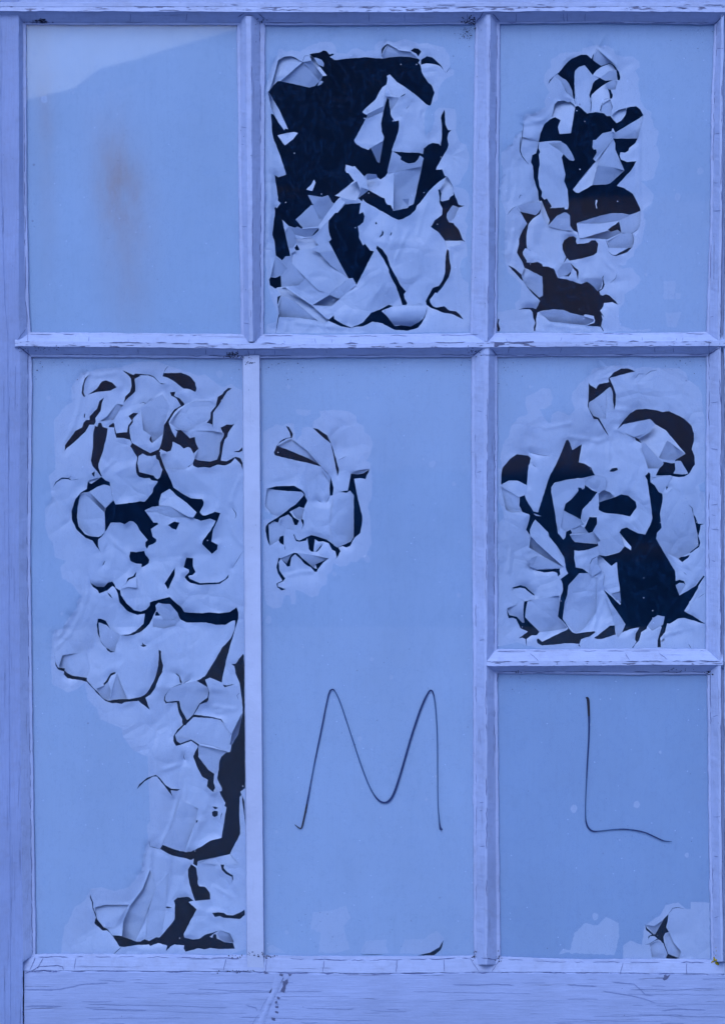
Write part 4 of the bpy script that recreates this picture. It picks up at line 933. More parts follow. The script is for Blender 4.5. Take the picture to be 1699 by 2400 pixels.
# flaked edges of the rails
def edge_dashes(yf, x0, x1, dens, wmax):
    x = x0
    while x < x1:
        L = rnd.choice([6, 10, 16, 28, 46, 70]) * rnd.uniform(.6, 1.2)
        if rnd.random() < dens:
            y = yf(x) + rnd.uniform(-1.5, 2)
            ch.line([(x, y), (x + L * .5, yf(x + L * .5) + rnd.uniform(-1, 1.5)), (x + L, yf(x + L) + rnd.uniform(-1, 1.5))], rnd.uniform(1.4, wmax), rnd.random() * 50, 0.6)
        x += L + rnd.uniform(3, 24)
mid_y = lambda x: np.interp(x, [40, 560, 800, 1140, 1700], [799, 805, 805, 801, 799])
edge_dashes(mid_y, 60, 1690, 0.62, 3.6)
edge_dashes(lambda x: mid_y(x) + 8, 60, 1690, 0.3, 2.6)
edge_dashes(lambda x: np.interp(x, [1140, 1690], [1551, 1549.5]), 1150, 1690, 0.7, 3.8)
edge_dashes(lambda x: np.interp(x, [1140, 1690], [1557, 1556]), 1150, 1690, 0.3, 2.4)
edge_dashes(lambda x: 15.5, 250, 1690, 0.5, 3.0)
edge_dashes(lambda x: 10, 480, 1690, 0.3, 2.2)
edge_dashes(lambda x: 22, 20, 1690, 0.2, 2.0)
ch.patch([(1158, 801), (1166, 801), (1178, 802), (1184, 807), (1170, 809), (1165, 813), (1158, 812)])
ch.patch([(1196, 803), (1206, 801), (1250, 799), (1252, 802), (1230, 804), (1205, 805)])
ch.patch([(1583, 16), (1598, 15.5), (1616, 18), (1600, 19)]); ch.patch([(1634, 16), (1648, 15), (1656, 18), (1640, 19.5)])
ch.patch([(521, 804), (534, 805), (534, 807), (522, 806)]); ch.patch([(1653, 801), (1668, 802), (1664, 804), (1655, 803)])
# cracks where putty meets timber
def lip_line(fn, a, b, dens, w, vert=False, tgt=None):
    t = a; tgt = tgt or ck
    while t < b:
        L = rnd.uniform(15, 90)
        L = min(L, b - t)
        if rnd.random() < dens:
            pts = [(t + L * i / 4, fn(t + L * i / 4) + rnd.uniform(-1.2, 1.2)) for i in range(5)]
            tgt.line([(p[1], p[0]) for p in pts] if vert else pts, rnd.uniform(.8, w), rnd.random() * 60, 0.5)
        t += L + rnd.uniform(2, 30)
for fn, a, b, dn, wd in ((lambda x: np.interp(x, [40, 560, 800, 1140, 1700], [783, 786, 788, 784, 781]), 70, 1650, .55, 2.0),
                         (lambda x: np.interp(x, [40, 560, 800, 1140, 1700], [830, 834, 833, 832, 830]), 70, 1650, .6, 2.0),
                         (lambda x: np.interp(x, [1140, 1690], [1527, 1526.5]), 1165, 1650, .75, 2.0),
                         (lambda x: np.interp(x, [1140, 1690], [1575, 1576]), 1165, 1650, .55, 1.8),
                         (lambda x: np.interp(x, [45, 340, 600, 850, 1120, 1320, 1699], [2244, 2244, 2248, 2252, 2247, 2256, 2257]), 90, 1650, .85, 2.4),
                         (lambda x: np.interp(x, [45, 340, 600, 850, 1120, 1320, 1699], [2277.5, 2278, 2280, 2284, 2281, 2281, 2285]), 60, 1699, .97, 3.6),
                         (lambda x: 51.5, 70, 1660, .35, 1.6)):
    lip_line(fn, a, b, dn, wd * .8)
for fn, a, b, dn, wd in ((lambda y: np.interp(y, [60, 500, 780], [610, 611, 611]), 70, 770, .8, 1.8),
                         (lambda y: np.interp(y, [60, 500, 780], [588.5, 591.5, 593]), 90, 770, .35, 1.4),
                         (lambda y: np.interp(y, [60, 800], [582, 588]), 90, 770, .3, 1.2),
                         (lambda y: np.interp(y, [60, 780], [1165, 1158]), 80, 770, .5, 1.6),
                         (lambda y: np.interp(y, [60, 780], [1148, 1143]), 90, 770, .4, 1.3),
                         (lambda y: np.interp(y, [840, 1550, 2250], [1142.5, 1139, 1141]), 850, 2240, .6, 1.8),
                         (lambda y: np.interp(y, [840, 1550, 2250], [1160, 1158, 1164]), 850, 2240, .6, 1.6),
                         (lambda y: np.interp(y, [840, 1550, 2250], [1113, 1115, 1117]), 850, 2240, .35, 1.3),
                         (lambda y: np.interp(y, [60, 700, 800, 1300, 1900, 2240], [54, 60, 66, 64, 72, 76]), 250, 2235, .8, 1.5),
                         (lambda y: np.interp(y, [60, 220, 780, 1250, 1583, 2255], [1696, 1692, 1687, 1689, 1688.5, 1694]), 60, 2240, .55, 2.2),
                         (lambda y: np.interp(y, [60, 220, 780, 1250, 1583, 2255], [1680, 1674, 1662, 1661, 1664, 1673]), 60, 2240, .4, 1.4)):
    lip_line(fn, a, b, dn, wd * .8, True)
# cross cracks
for _ in range(14):
    x = rnd.uniform(90, 1640); ck.line([(x, mid_y(x) - 14 + rnd.uniform(0, 6)), (x + rnd.uniform(-3, 3), mid_y(x) - 1)], 1.0, rnd.random() * 60, .7)
for _ in range(12):
    x = rnd.uniform(90, 1640); ck.line([(x, mid_y(x) + 14), (x + rnd.uniform(-4, 4), mid_y(x) + 27)], 1.1, rnd.random() * 60, .8)
for _ in range(9):
    x = rnd.uniform(90, 1640); ck.line([(x, 30), (x + rnd.uniform(-2, 2), 50)], 1.0, rnd.random() * 60, .6)
bb = lambda x: np.interp(x, [45, 340, 600, 850, 1120, 1320, 1699], [2244, 2244, 2248, 2252, 2247, 2256, 2257])
for x in (178, 530, 625, 760, 930, 1040, 1460, 1609):
    ck.line([(x, bb(x)), (x - rnd.uniform(-2, 7), bb(x) + 30)], 1.2, x, 0.8)
for x0, y0, x1, y1 in ((1167, 1578, 1165, 1600), (1242, 1531, 1262, 1550), (1465, 1531, 1475, 1548), (1545, 1531, 1563, 1546), (41, 797, 60, 771), (70, 2275, 83, 2244), (88, 2272, 102, 2246), (1100, 2246, 1122, 2279), (1172, 2248, 1152, 2279)):
    ck.line([(x0, y0), (x1, y1)], 1.2, x0, .8)
for (x0, y0, x1, y1) in ((556, 40, 574, 30), (622, 42, 604, 30), (1115, 52, 1134, 26), (1172, 50, 1154, 30), (1674, 56, 1697, 32), (1106, 836, 1130, 816), (1166, 833, 1152, 818), (1655, 836, 1688, 812), (45, 812, 74, 836)):
    ck.line([(x0, y0), (x1, y1)], 2.2, x0 + 1, 1.0); 
for _ in range(30):
    t = rnd.uniform(90, 2200); sel = rnd.randrange(3)
    if sel == 0 and t < 760: x = np.interp(t, [60, 780], [562, 570]); ck.line([(x, t), (x + rnd.uniform(8, 18), t + rnd.uniform(-3, 3))], 1.0, t, .9)
    elif sel == 1 and t > 850: x = np.interp(t, [840, 2250], [1116, 1118]); ck.line([(x + rnd.uniform(0, 8), t), (x + rnd.uniform(10, 20), t + rnd.uniform(-3, 3))], 1.0, t, .9)
    else: x = np.interp(t, [60, 780, 2255], [1680, 1664, 1674]); ck.line([(x, t), (x + rnd.uniform(6, 20), t + rnd.uniform(-3, 3))], 1.0, t, .9)
# left stile and bottom rail
ck.line([(53, 2290), (54.5, 2330), (55, 2400), (54, 2455)], 3.0, 5, 0.8)
ck.line([(56, 2284), (76, 2276), (92, 2267), (135, 2264), (147, 2267), (149, 2277)], 1.6, 8, .6)
for _ in range(58):
    x = rnd.uniform(58, 1650); y = rnd.uniform(2292, 2440); L = rnd.choice([30, 60, 110, 200, 320]) * rnd.uniform(.6, 1.2)
    if abs(x - (640 - (y - 2290) * .35)) < 30: continue
    k = max(3, int(L / 25)); sl = rnd.uniform(-.02, .04)
    pts = [(x + L * i / k, y + sl * L * i / k + 2.2 * n1(x + i * .5, y)) for i in range(k + 1) if x + L * i / k < 1740]
    if len(pts) > 1: gn.line(pts, rnd.uniform(.4, 1.2), rnd.random() * 90, .5)
for l in ("n 58,2321 90,2321 140,2320 165,2315 195,2308 255,2305", "n 58,2360 100,2359 145,2360", "n 1412,2324 1440,2329 1480,2335 1520,2346 1536,2352", "n 1434,2303 1486,2308 1500,2320 1512,2333 1532,2336",
          "n 1550,2371 1585,2366 1655,2369", "n 575,2357 600,2364 603,2372", "n 1060,2309 1110,2310 1160,2308 1205,2310", "n 1330,2310 1400,2313"):
    gn.line(TR(l), 2.2, 3, .5)
for _ in range(26):
    x = rnd.uniform(-20, 50); y = rnd.uniform(820, 2380); L = rnd.uniform(20, 120)
    if x > 40 and y < 2270: x -= 15
    gn.line([(x, y), (x + rnd.uniform(-1, 1), y + L)], rnd.uniform(.5, 1.1), rnd.random() * 70, .3)
# bruised scar running down the bottom rail
for l in ("n 661,2287 665,2293 660,2303 652,2309 655,2296", "n 640,2330 644,2318 646,2314 641,2312 630,2328", "n 645,2313 638,2325 631,2329 633,2323", "n 662,2300 672,2303 669,2318 667,2328 657,2325 663,2312", "n 681,2281 684,2285 678,2290 675,2284",
          "n 643,2333 646,2338 641,2339", "n 650,2337 657,2340 653,2344 649,2342", "n 645,2349 649,2347 650,2353 645,2354", "n 645,2361 652,2359 652,2364 646,2364", "n 645,2371 653,2373 651,2377 645,2375", "n 637,2386 645,2388 644,2394 637,2392", "n 656,2283 664,2285 660,2292 655,2290",
          "n 1556,2285 1572,2283 1564,2296 1556,2300 1552,2296 1556,2291", "n 619,2276 626,2279 632,2282 622,2284 618,2281", "n 668,2300 674,2296 675,2304 672,2310"):
    ch.patch(TR(l), rough=1.2, seed=len(l))
for l in ("n 630,2334 618,2356 609,2371", "n 606,2378 592,2402 583,2450", "n 641,2337 628,2359 622,2374", "n 617,2384 605,2412", "n 652,2352 645,2361", "n 676,2290 671,2306"):
    gn.line(TR(l), 1.0, 11, 1.6)
rv, rf = [], []
for i in range(36):
    t = i / 35; cx, cy = 655 - 62 * t + 3 * n1(t * 6, 2), 2288 + 165 * t; hw = 5 + 2.5 * n1(t * 7, 5)
    for j in range(7):
        u = (j - 3) / 3; x = cx + u * hw * 1.6; y = cy + u * hw * .5
        rv.append(P(x, y, -(depth_at(x, y) + .3 + 2.2 * max(0, 1 - u * u) * (.6 + .5 * n1(t * 9 + j, 8)))))
for i in range(35):
    for j in range(6): a = i * 7 + j; rf.append((a, a + 1, a + 8, a + 7))
mk('scar_ridge', rv, rf, M_RAIL, WIN, P(625, 2360, -18))
# grime and cobwebs in the corners
def dust_on_glass(cx, cy, rx, ry, n, r0, r1):
    for _ in range(n):
        x = cx + rnd.gauss(0, rx); y = cy + abs(rnd.gauss(0, ry)) * (1 if ry > 0 else 1); r = rnd.uniform(r0, r1)
        if depth_at(x, y) > -0.5: continue
        k = 7; b0 = len(gr.v); gr.v.append(P(x, y, -0.3))
        for i in range(k): gr.v.append(P(x + r * math.cos(6.283 * i / k) * rnd.uniform(.6, 1.4), y + r * math.sin(6.283 * i / k) * rnd.uniform(.5, 1.3), -0.3))
        for i in range(k): gr.f.append((b0, b0 + 1 + i, b0 + 1 + (i + 1) % k))
def specks(cx, cy, rx, ry, n, r0, r1):
    for _ in range(n):
        x = cx + rnd.gauss(0, rx); y = cy + rnd.gauss(0, ry); r = rnd.uniform(r0, r1)
        if depth_at(x, y) < -0.5: continue
        k = 7; gr.patch([(x + r * math.cos(6.283 * i / k) * rnd.uniform(.6, 1.4), y + r * math.sin(6.283 * i / k) * rnd.uniform(.5, 1.1)) for i in range(k)], .8, .2)
specks(99, 48, 9, 3, 40, .8, 2.6); specks(90, 51, 14, 1.5, 20, .5, 1.5); specks(1100, 47, 10, 6, 60, .6, 2.0); specks(1108, 58, 4, 5, 30, .8, 2.2)
specks(615, 47, 8, 5, 24, .5, 1.5); specks(545, 832, 8, 4, 36, .7, 2.2); specks(582, 851, 6, 2, 14, .6, 1.8); specks(560, 836, 14, 4, 20, .5, 1.4)
specks(1110, 825, 10, 5, 26, .5, 1.6); specks(90, 818, 30, 5, 24, .5, 1.4); specks(562, 2240, 16, 4, 30, .6, 2.0); specks(630, 2240, 12, 3, 34, .8, 2.4); specks(1111, 2238, 3, 6, 26, .6, 1.8)
specks(1172, 2244, 5, 6, 20, .6, 1.8); specks(1214, 1577, 4, 3, 12, .7, 1.6); specks(1660, 1578, 6, 4, 18, .6, 1.8); specks(1590, 1572, 14, 3, 16, .5, 1.3); specks(560, 2278, 24, 2.0, 30, .5, 1.6)
specks(800, 700, 500, 900, 500, .4, 1.0)
for a in ((1095, 62, 10, 16, 40, .5, 1.5), (1085, 60, 30, 40, 26, .4, 1.1), (110, 842, 60, 30, 26, .5, 1.4), (640, 844, 40, 26, 30, .5, 1.3), (1085, 842, 20, 20, 20, .4, 1.2), (860, 842, 160, 30, 26, .4, 1.0),
          (1190, 844, 40, 30, 16, .5, 1.2), (1600, 844, 40, 20, 14, .5, 1.2), (1220, 1586, 30, 20, 14, .5, 1.2), (1640, 64, 30, 30, 14, .5, 1.1), (850, 1500, 150, 300, 40, .4, .9), (300, 300, 120, 250, 24, .4, .9), (1420, 1800, 130, 200, 30, .4, .9), (860, 2140, 170, 50, 36, .4, 1.0)):
    dust_on_glass(*a)
ck.make('crack', M_CRACK, 'stuff'); gn.make('grain_crack', M_GRAIN, 'stuff'); ch.make('flaked_paint', M_BARE, 'stuff'); gr.make('grime', M_GRIME, 'stuff')

def lichen():
    vs, fs = [], []
    for (cx, cy, r) in ((1675, 2251, 4.0), (1671, 2256, 3.2), (1680, 2259, 4.2), (1674, 2246, 2.6), (1683, 2262, 2.6), (1678, 2240, 1.6), (1679, 2230, 1.4), (1678, 2222, 1.2), (1668, 2257, 2.0), (1679, 2252, 3.0)):
        b = len(vs); d0 = max(depth_at(cx, cy), 4)
        for i in range(5):
            th = math.pi / 2 * i / 4
            for j in range(9):
                ph = 6.2832 * j / 9; k = r * (1 + .35 * n1(i * 1.7 + j * 2.3, cx))
                vs.append(P(cx + k * math.cos(ph) * math.cos(th), cy + k * math.sin(ph) * math.cos(th), -(d0 - .5 + k * .7 * math.sin(th))))
        for i in range(4):
            for j in range(9): fs.append((b + i * 9 + j, b + i * 9 + (j + 1) % 9, b + i * 9 + 9 + (j + 1) % 9, b + i * 9 + 9 + j))
    o = mk('lichen', vs, fs, M_LICHEN, None, P(1675, 2262, -6))
    o['label'] = 'small yellow green tuft of lichen in the bottom right corner of the window'; o['category'] = 'lichen'
lichen()

# ------------------------------------------------------------------ panes, film, loose flakes
PANES = {1: [(60, 50), (562, 50), (570, 790), (66, 790)], 2: [(614, 50), (1116, 50), (1106, 794), (612, 794)], 3: [(1166, 46), (1680, 46), (1662, 788), (1158, 788)],
         4: [(70, 830), (575, 830), (585, 2246), (78, 2246)], 5: [(604, 830), (1110, 830), (1116, 2250), (612, 2250)], 6: [(1160, 830), (1662, 830), (1660, 1530), (1160, 1530)],
         7: [(1160, 1572), (1664, 1572), (1672, 2258), (1166, 2258)]}
PLAB = {1: 'top left pane, whole film with a soft brown tint', 2: 'top middle pane with large torn black hole in the film', 3: 'top right pane with curled strips of film',
        4: 'tall left pane with film cracked from top to bottom', 5: 'tall middle pane with handwritten M', 6: 'right pane with star shaped tears over a black hole', 7: 'bottom right pane with handwritten L'}

def inpoly(pts, poly):
    x, y = pts[:, 0], pts[:, 1]; r = np.zeros(len(pts), bool)
    p = np.array(poly); q = np.roll(p, -1, 0)
    x0, y0 = p.min(0); x1, y1 = p.max(0)
    sel = np.where((x >= x0) & (x <= x1) & (y >= y0) & (y <= y1))[0]
    if len(sel) == 0: return r
    xs, ys = x[sel], y[sel]; rr = np.zeros(len(sel), bool)
    for (ax, ay), (bx, by) in zip(p, q):
        if ay == by: continue
        c = ((ay > ys) != (by > ys)) & (xs < (bx - ax) * (ys - ay) / (by - ay) + ax)
        rr ^= c
    r[sel] = rr; return r
def segdist(pts, segs):
    out = np.full(len(pts), 1e9)
    for (ax, ay), (bx, by) in segs:
        sel = (pts[:, 0] > min(ax, bx) - 90) & (pts[:, 0] < max(ax, bx) + 90) & (pts[:, 1] > min(ay, by) - 90) & (pts[:, 1] < max(ay, by) + 90)
        if not sel.any(): continue
        p = pts[sel]; dx, dy = bx - ax, by - ay; L = dx * dx + dy * dy or 1e-9
        t = np.clip(((p[:, 0] - ax) * dx + (p[:, 1] - ay) * dy) / L, 0, 1)
        d = np.hypot(p[:, 0] - ax - t * dx, p[:, 1] - ay - t * dy)
        out[sel] = np.minimum(out[sel], d)
    return out
def edges_of(poly): return list(zip(poly, poly[1:] + poly[:1]))
def rough_poly(poly, step, amp, seed):
    """finer, slightly ragged outline"""
    out = []; L = 0
    for (x0, y0), (x1, y1) in edges_of(poly):
        d = math.hypot(x1 - x0, y1 - y0); k = max(1, int(d / step)); nx, ny = -(y1 - y0) / (d or 1), (x1 - x0) / (d or 1)
        for i in range(k):
            o = 0 if i == 0 else amp * (n1((L + d * i / k) * .11, seed) + .8 * n1((L + d * i / k) * .33, seed + 4))
            out.append((x0 + (x1 - x0) * i / k + nx * o, y0 + (y1 - y0) * i / k + ny * o))
        L += d
    return out
def ribbon_poly(pts, w):
    """tapered crack outline"""
    res = []
    for (x0, y0), (x1, y1) in zip(pts, pts[1:]):
        k = max(1, int(math.hypot(x1 - x0, y1 - y0) / 4))
        for i in range(k): res.append((x0 + (x1 - x0) * i / k, y0 + (y1 - y0) * i / k))
    res.append(pts[-1]); l, r = [], []
    for i, (x, y) in enumerate(res):
        a, b = res[max(0, i - 1)], res[min(len(res) - 1, i + 1)]
        m = math.hypot(b[0] - a[0], b[1] - a[1]) or 1; nx, ny = -(b[1] - a[1]) / m, (b[0] - a[0]) / m
        t = i / (len(res) - 1); hw = .5 * w * max(.25, math.sin(math.pi * min(max(t, .04), .96)) ** .6)
        l.append((x + nx * hw, y + ny * hw)); r.append((x - nx * hw, y - ny * hw))
    return l + r[::-1]
def triangulate(bound, loops, fine, coarse, fine_mask):
    """constrained triangulation of a boundary with loops, filled with jittered grid points"""
    co, ed = [], []
    def addloop(lp):
        b = len(co); co.extend(lp); n = len(lp); ed.extend((b + i, b + (i + 1) % n) for i in range(n))
    addloop(bound)
    for lp in loops: addloop(lp)
    B = np.array(bound); x0, y0 = B.min(0); x1, y1 = B.max(0)
    gx, gy = np.meshgrid(np.arange(x0 + 2, x1, fine), np.arange(y0 + 2, y1, fine * .87))
    gx = gx + (np.arange(gx.shape[0]) % 2)[:, None] * fine * .5
    pts = np.stack([gx.ravel(), gy.ravel()], 1); pts += (np.random.rand(*pts.shape) - .5) * fine * .35
    keep = inpoly(pts, bound)
    pts = pts[keep]; fm = fine_mask(pts)
    kr = max(1, int(round(coarse / fine)))
    keep = fm | (np.random.rand(len(pts)) < 1.0 / kr ** 2)
    pts = pts[keep]
    segs = [(co[a], co[b]) for a, b in ed]
    sd = segdist_small(pts, segs, 2.2); pts = pts[sd]
    co2 = [Vector(p) for p in co] + [Vector(p) for p in pts.tolist()]
    r = delaunay_2d_cdt(co2, ed, [], 0, 1e-4)
    V = np.array([tuple(v) for v in r[0]]); F = np.array([tuple(f) for f in r[2]], int)
    return V, F
def segdist_small(pts, segs, lim):
    """True where a point is farther than lim from every segment (bucketed)"""
    ok = np.ones(len(pts), bool); cell = 12.0
    from collections import defaultdict
    g = defaultdict(list)
    for i, (x, y) in enumerate(pts): g[(int(x // cell), int(y // cell))].append(i)
    for (ax, ay), (bx, by) in segs:
        for cx in range(int((min(ax, bx) - lim) // cell), int((max(ax, bx) + lim) // cell) + 1):
            for cy in range(int((min(ay, by) - lim) // cell), int((max(ay, by) + lim) // cell) + 1):
                for i in g.get((cx, cy), ()):
                    x, y = pts[i]; dx, dy = bx - ax, by - ay; L = dx * dx + dy * dy or 1e-9
                    t = min(1, max(0, ((x - ax) * dx + (y - ay) * dy) / L))
                    if (x - ax - t * dx) ** 2 + (y - ay - t * dy) ** 2 < lim * lim: ok[i] = False
    return ok
def crumple_field(bound, spacing, amp, rs):
    B = np.array(bound); x0, y0 = B.min(0) - 60; x1, y1 = B.max(0) + 60
    gx, gy = np.meshgrid(np.arange(x0, x1, spacing), np.arange(y0, y1, spacing))
    pts = np.stack([gx.ravel(), gy.ravel()], 1) + (rs.rand(gx.size, 2) - .5) * spacing * .95
    h = (rs.rand(len(pts)) - .5) * 2 * amp
    r = delaunay_2d_cdt([Vector(p) for p in pts.tolist()], [], [], 0, 1e-6)
    V = np.array([tuple(v) for v in r[0]]); F = np.array([tuple(f) for f in r[2]], int)
    hh = np.zeros(len(V))
    for i, v in enumerate(V): hh[i] = h[np.argmin(((pts - v) ** 2).sum(1))]
    def f(q):
        out = np.zeros(len(q))
        for a, b, c in F:
            A, Bv, C = V[a], V[b], V[c]
            lo = np.minimum(np.minimum(A, Bv), C); hi = np.maximum(np.maximum(A, Bv), C)
            sel = np.where((q[:, 0] >= lo[0]) & (q[:, 0] <= hi[0]) & (q[:, 1] >= lo[1]) & (q[:, 1] <= hi[1]))[0]
            if len(sel) == 0: continue
            p = q[sel]; det = (Bv[1] - C[1]) * (A[0] - C[0]) + (C[0] - Bv[0]) * (A[1] - C[1])
            if abs(det) < 1e-9: continue
            l1 = ((Bv[1] - C[1]) * (p[:, 0] - C[0]) + (C[0] - Bv[0]) * (p[:, 1] - C[1])) / det
            l2 = ((C[1] - A[1]) * (p[:, 0] - C[0]) + (A[0] - C[0]) * (p[:, 1] - C[1])) / det
            l3 = 1 - l1 - l2; ok = (l1 >= -1e-6) & (l2 >= -1e-6) & (l3 >= -1e-6)
            out[sel[ok]] = l1[ok] * hh[a] + l2[ok] * hh[b] + l3[ok] * hh[c]
        return out
    return f
def smooth01(t): t = np.clip(t, 0, 1); return t * t * (3 - 2 * t)
def components(nv, F):
    par = list(range(nv))
    def find(a):
        while par[a] != a: par[a] = par[par[a]]; a = par[a]
        return a
    for f in F:
        a = find(f[0])
        for v in f[1:]:
            b = find(v)
            if a != b: par[b] = a
    return np.array([find(f[0]) for f in F])
def submesh(V3, F, mi=None):
    used = np.unique(F); m = -np.ones(V3.shape[0], int); m[used] = np.arange(len(used))
    return V3[used].tolist(), m[F].tolist()
Q_FILM = 3.3
FLIP = lambda F: F
def to3(V, q): return np.array([P(x, y, d) for (x, y), d in zip(V, q)])

for k in range(1, 8):
    bound = PANES[k]; rs = np.random.RandomState(k * 11)
    xs = [p[0] for p in bound]; ys = [p[1] for p in bound]
    # glass sheet
    gv = [P(x, y, 0) for x, y in bound] + [P(x, y, 2.7) for x, y in bound]
    pane_o = P(sum(xs) / 4, max(ys), 1.4)
    glass = mk('glass_pane', gv, [(3, 2, 1, 0), (4, 5, 6, 7), (0, 1, 5, 4), (1, 2, 6, 5), (2, 3, 7, 6), (3, 0, 4, 7)], [M_GLASS, M_CLEAR], WIN, pane_o, [0, 1, 1, 1, 1, 1], smooth=False)
    glass['label'] = PLAB[k]
    holes = [rough_poly(h, 5, 0.8, i + k * 30) for i, h in enumerate(HOLES.get(k, []))]
    holes += [ribbon_poly(p, wd) for wd, p in STROKES.get(k, [])]
    halo = [rough_poly(h, 6, 2.0, i + k * 50) for i, h in enumerate(HALO.get(k, []))]
    patch = [rough_poly(h, 5, 2.4, i + k * 70) for i, h in enumerate(PATCH.get(k, []))]
    for _ in range({1: 4, 2: 6, 3: 16, 4: 9, 5: 26, 6: 12, 7: 8}[k]):
        cx, cy = rs.uniform(min(xs) + 25, max(xs) - 25), rs.uniform(min(ys) + 25, max(ys) - 25); r = rs.choice([1.8, 2.5, 3.5, 5, 8])
        patch.append([(cx + r * math.cos(6.283 * i / 10) * rs.uniform(.8, 1.15), cy + 1.15 * r * math.sin(6.283 * i / 10) * rs.uniform(.8, 1.15)) for i in range(10)])
    flakes = FLAKES.get(k, [])
    hsegs = [e for h in halo for e in edges_of(h)]
    osegs = [e for h in holes for e in edges_of(h)]
    inset = lambda q: np.minimum.reduce([segdist(q, [e]) for e in edges_of(bound)])
    def loose(q):
        r = np.zeros(len(q), bool)
        for h in halo: r |= inpoly(q, h)
        return r
    crf = crumple_field(bound, 92, 6.0, rs) if halo else None
    crf2 = crumple_field(bound, 36, 1.5, rs) if halo else None
    def film_depth(q):
        dep = np.full(len(q), Q_FILM)
        if not halo: return dep
        L = loose(q); dh = np.minimum(segdist(q, hsegs), inset(q)); do = segdist(q, osegs) if osegs else np.full(len(q), 1e9)
        lift = smooth01((dh - 4) / 85.0) * smooth01((125 - do) / 100.0) * L
        dep = dep + L * .15 + lift * (7.0 + 1.25 * crf(q) + .7 * crf2(q))
        nz = np.array([n1(x * .022, k) + .6 * n1(y * .026, k + 31) for x, y in q])
        curl = np.clip(1 - do / 19.0, 0, 1) ** 2
        dep = dep + L * curl * (0.6 + 8.5 * nz) * smooth01((dh - 4) / 22.0)
        for c in CREASE.get(k, []):
            dc = segdist(q, list(zip(c, c[1:])))
            dep = dep + L * 2.6 * (1 - np.exp(-dc / 4.0)) * np.exp(-(dc / 20.0) ** 2)
        return np.maximum(dep, Q_FILM + L * .1)
    V, F = triangulate(bound, holes + halo + patch + [f[3] for f in flakes], 4.6, 18.0, loose)
    C = V[F].mean(1)
    cut = np.zeros(len(F), bool)
    for h in holes: cut |= inpoly(C, h)
    for f in flakes: cut |= inpoly(C, f[3])
    inb = inpoly(C, bound); F = F[~cut & inb]; C = C[~cut & inb]
    det = loose(C)
    pat = np.zeros(len(C), bool)
    for h in patch: pat |= inpoly(C, h)
    det = np.where(det, 1, np.where(pat, 2, 0))
    q = film_depth(V); V3 = to3(V, q)
    base = {1: M_TINT, 7: M_LET}.get(k, M_ADH)
    comp = components(len(V), F.tolist()); ids, cnt = np.unique(comp, return_counts=True)
    big = ids[np.argmax(cnt)]
    for cid, n in zip(ids, cnt):
        if n < 3: continue
        sel = comp == cid
        touches = cid == big or n > 400
        vv, ff = submesh(V3, F[sel])
        oo = pane_o if touches else tuple(np.array(vv).mean(0))
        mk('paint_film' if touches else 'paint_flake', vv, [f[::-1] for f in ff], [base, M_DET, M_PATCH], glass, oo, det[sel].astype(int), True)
    # loose flakes
    for i, (sx, sy, cv, poly) in enumerate(flakes):
        sx, sy = sx * .88, sy * .88
        pb = rough_poly(poly, 6, .5, i + k * 90)
        later = [f[3] for f in flakes[i + 1:]]
        rel = [l for l in later if max(p[0] for p in l) > min(p[0] for p in pb) and min(p[0] for p in l) < max(p[0] for p in pb) and max(p[1] for p in l) > min(p[1] for p in pb) and min(p[1] for p in l) < max(p[1] for p in pb)]
        fv, ff = triangulate(pb, rel, 4.6, 4.6, lambda q: np.ones(len(q), bool))
        fc = fv[ff].mean(1); keep = inpoly(fc, pb)
        for l in later: keep &= ~inpoly(fc, l)
        for h in STROKES.get(k, []): pass
        ff = ff[keep]
        if len(ff) < 3: continue
        cen = np.array(poly).mean(0)
        dx, dy = fv[:, 0] - cen[0], fv[:, 1] - cen[1]
        g = math.hypot(sx, sy) or 1; along = (dx * sx + dy * sy) / g
        R = max(1.0, np.abs(along).max())
        d = sx * dx + sy * dy
        if cv: d = d + cv * g * (np.clip(along / R, -1, 1) ** 2) * R * .9 + cv * 2.5 * (np.clip(along / R, 0, 1) ** 3)
        if crf is not None: d = d + .8 * (crf(fv) - crf(cen[None])[0]) + 1.2 * (crf2(fv))
        d = d - np.mean(d); lo = d.min()
        d = d + max(11.5, 3.9 - lo)
        d = np.minimum(d, 34)
        v3 = to3(fv, d); vv, f2 = submesh(v3, ff)
        mk('paint_flake', vv, [t[::-1] for t in f2], [M_DET], glass, tuple(np.array(vv).mean(0)), None, True)

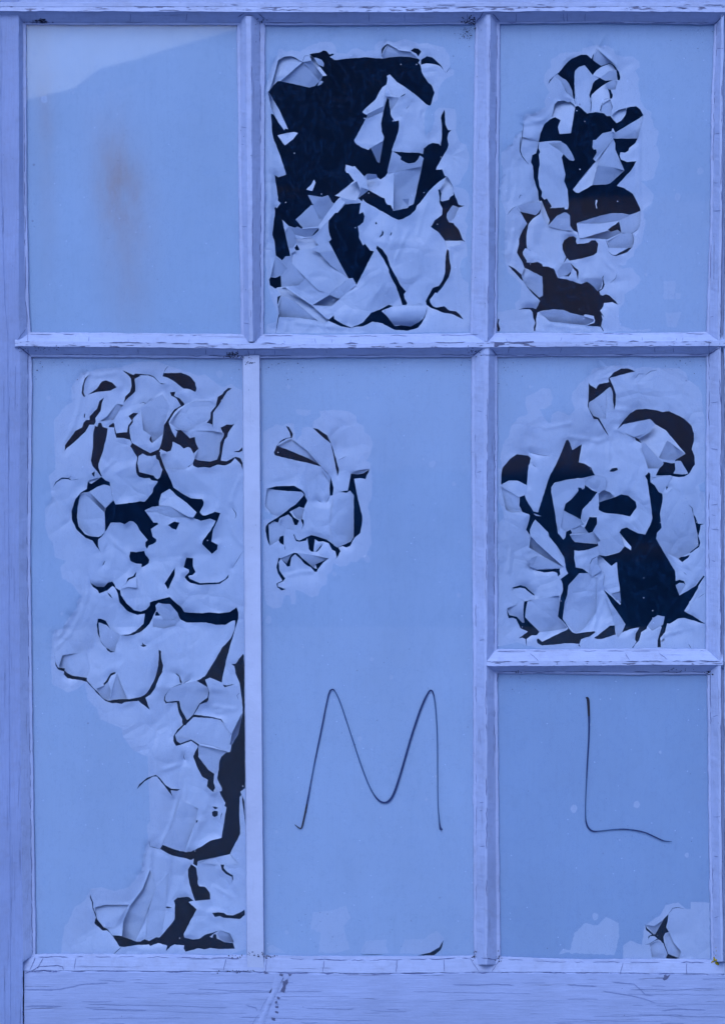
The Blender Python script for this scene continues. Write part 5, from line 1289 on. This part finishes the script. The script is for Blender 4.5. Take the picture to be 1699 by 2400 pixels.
# ------------------------------------------------------------------ handwriting on the glass
def letter(pane, name, s, crop, label):
    x0, y0, sc = CR[crop]; pts = []
    for tok in s.split(';'):
        a, wd = tok.split(); x, y = a.split(','); pts.append((x0 + float(x) / sc, y0 + float(y) / sc, float(wd) / sc))
    P0 = np.array(pts); res = []
    n = len(P0)
    for i in range(n - 1):
        p0, p1, p2, p3 = P0[max(0, i - 1)], P0[i], P0[i + 1], P0[min(n - 1, i + 2)]
        kk = max(3, int(np.hypot(*(p2 - p1)[:2]) / 3))
        for j in range(kk):
            t = j / kk
            c = .5 * (2 * p1 + (p2 - p0) * t + (2 * p0 - 5 * p1 + 4 * p2 - p3) * t * t + (3 * p1 - p0 - 3 * p2 + p3) * t ** 3)
            res.append(c)
    res.append(P0[-1]); res = np.array(res); vs, fs, mi = [], [], []
    for i, (x, y, wd) in enumerate(res):
        a, b = res[max(0, i - 1)], res[min(len(res) - 1, i + 1)]
        m = math.hypot(b[0] - a[0], b[1] - a[1]) or 1; nx, ny = -(b[1] - a[1]) / m, (b[0] - a[0]) / m
        for sg in (-1, 1): vs.append(P(x + sg * nx * wd / 2, y + sg * ny * wd / 2, -0.12))
        if i < len(res) - 1: fs.append((2 * i, 2 * i + 1, 2 * i + 3, 2 * i + 2)); mi.append(1 if i < KK[name + crop] else 2 if wd * sc < 12.5 + 2 * n1(i * .15, 3) else 0)
    o = mk(name, vs, fs, [M_INK, M_INKK, M_INKT], pane, ORIG[pane.name], mi, smooth=False)
    o['label'] = label
panes = [o for o in WIN.children if o.name.startswith('glass_pane')]
byl = {o['label']: o for o in panes}
KK = {'handwritten_letterm': 24, 'handwritten_letterl': 16}
letter(byl[PLAB[5]], 'handwritten_letter', '85,1395 7;140,1432 12;162,1380 15;200,1200 16;235,1010 13;270,820 12;340,480 15;385,250 13;412,140 15;435,109 15;465,122 11;520,240 10;620,540 10;720,840 11;800,1040 11;870,1150 15;930,1185 17;985,1165 22;1035,1080 22;1100,880 20;1190,570 20;1280,300 20;1345,155 17;1380,116 15;1405,155 13;1425,300 11;1440,560 10;1443,900 9;1447,1200 9;1462,1380 13;1472,1436 22;1490,1438 14', 'm', 'dark blue marker letter M')
letter(byl[PLAB[7]], 'handwritten_letter', '378,150 16;396,156 26;404,260 24;408,400 17;404,560 15;392,760 14;382,960 11;374,1150 9;374,1280 11;385,1350 15;410,1395 17;450,1418 15;520,1415 11;640,1402 11;740,1398 13;840,1408 13;940,1430 13;1020,1465 13;1100,1502 13;1150,1514 10;1195,1514 5', 'l', 'dark blue marker letter L')
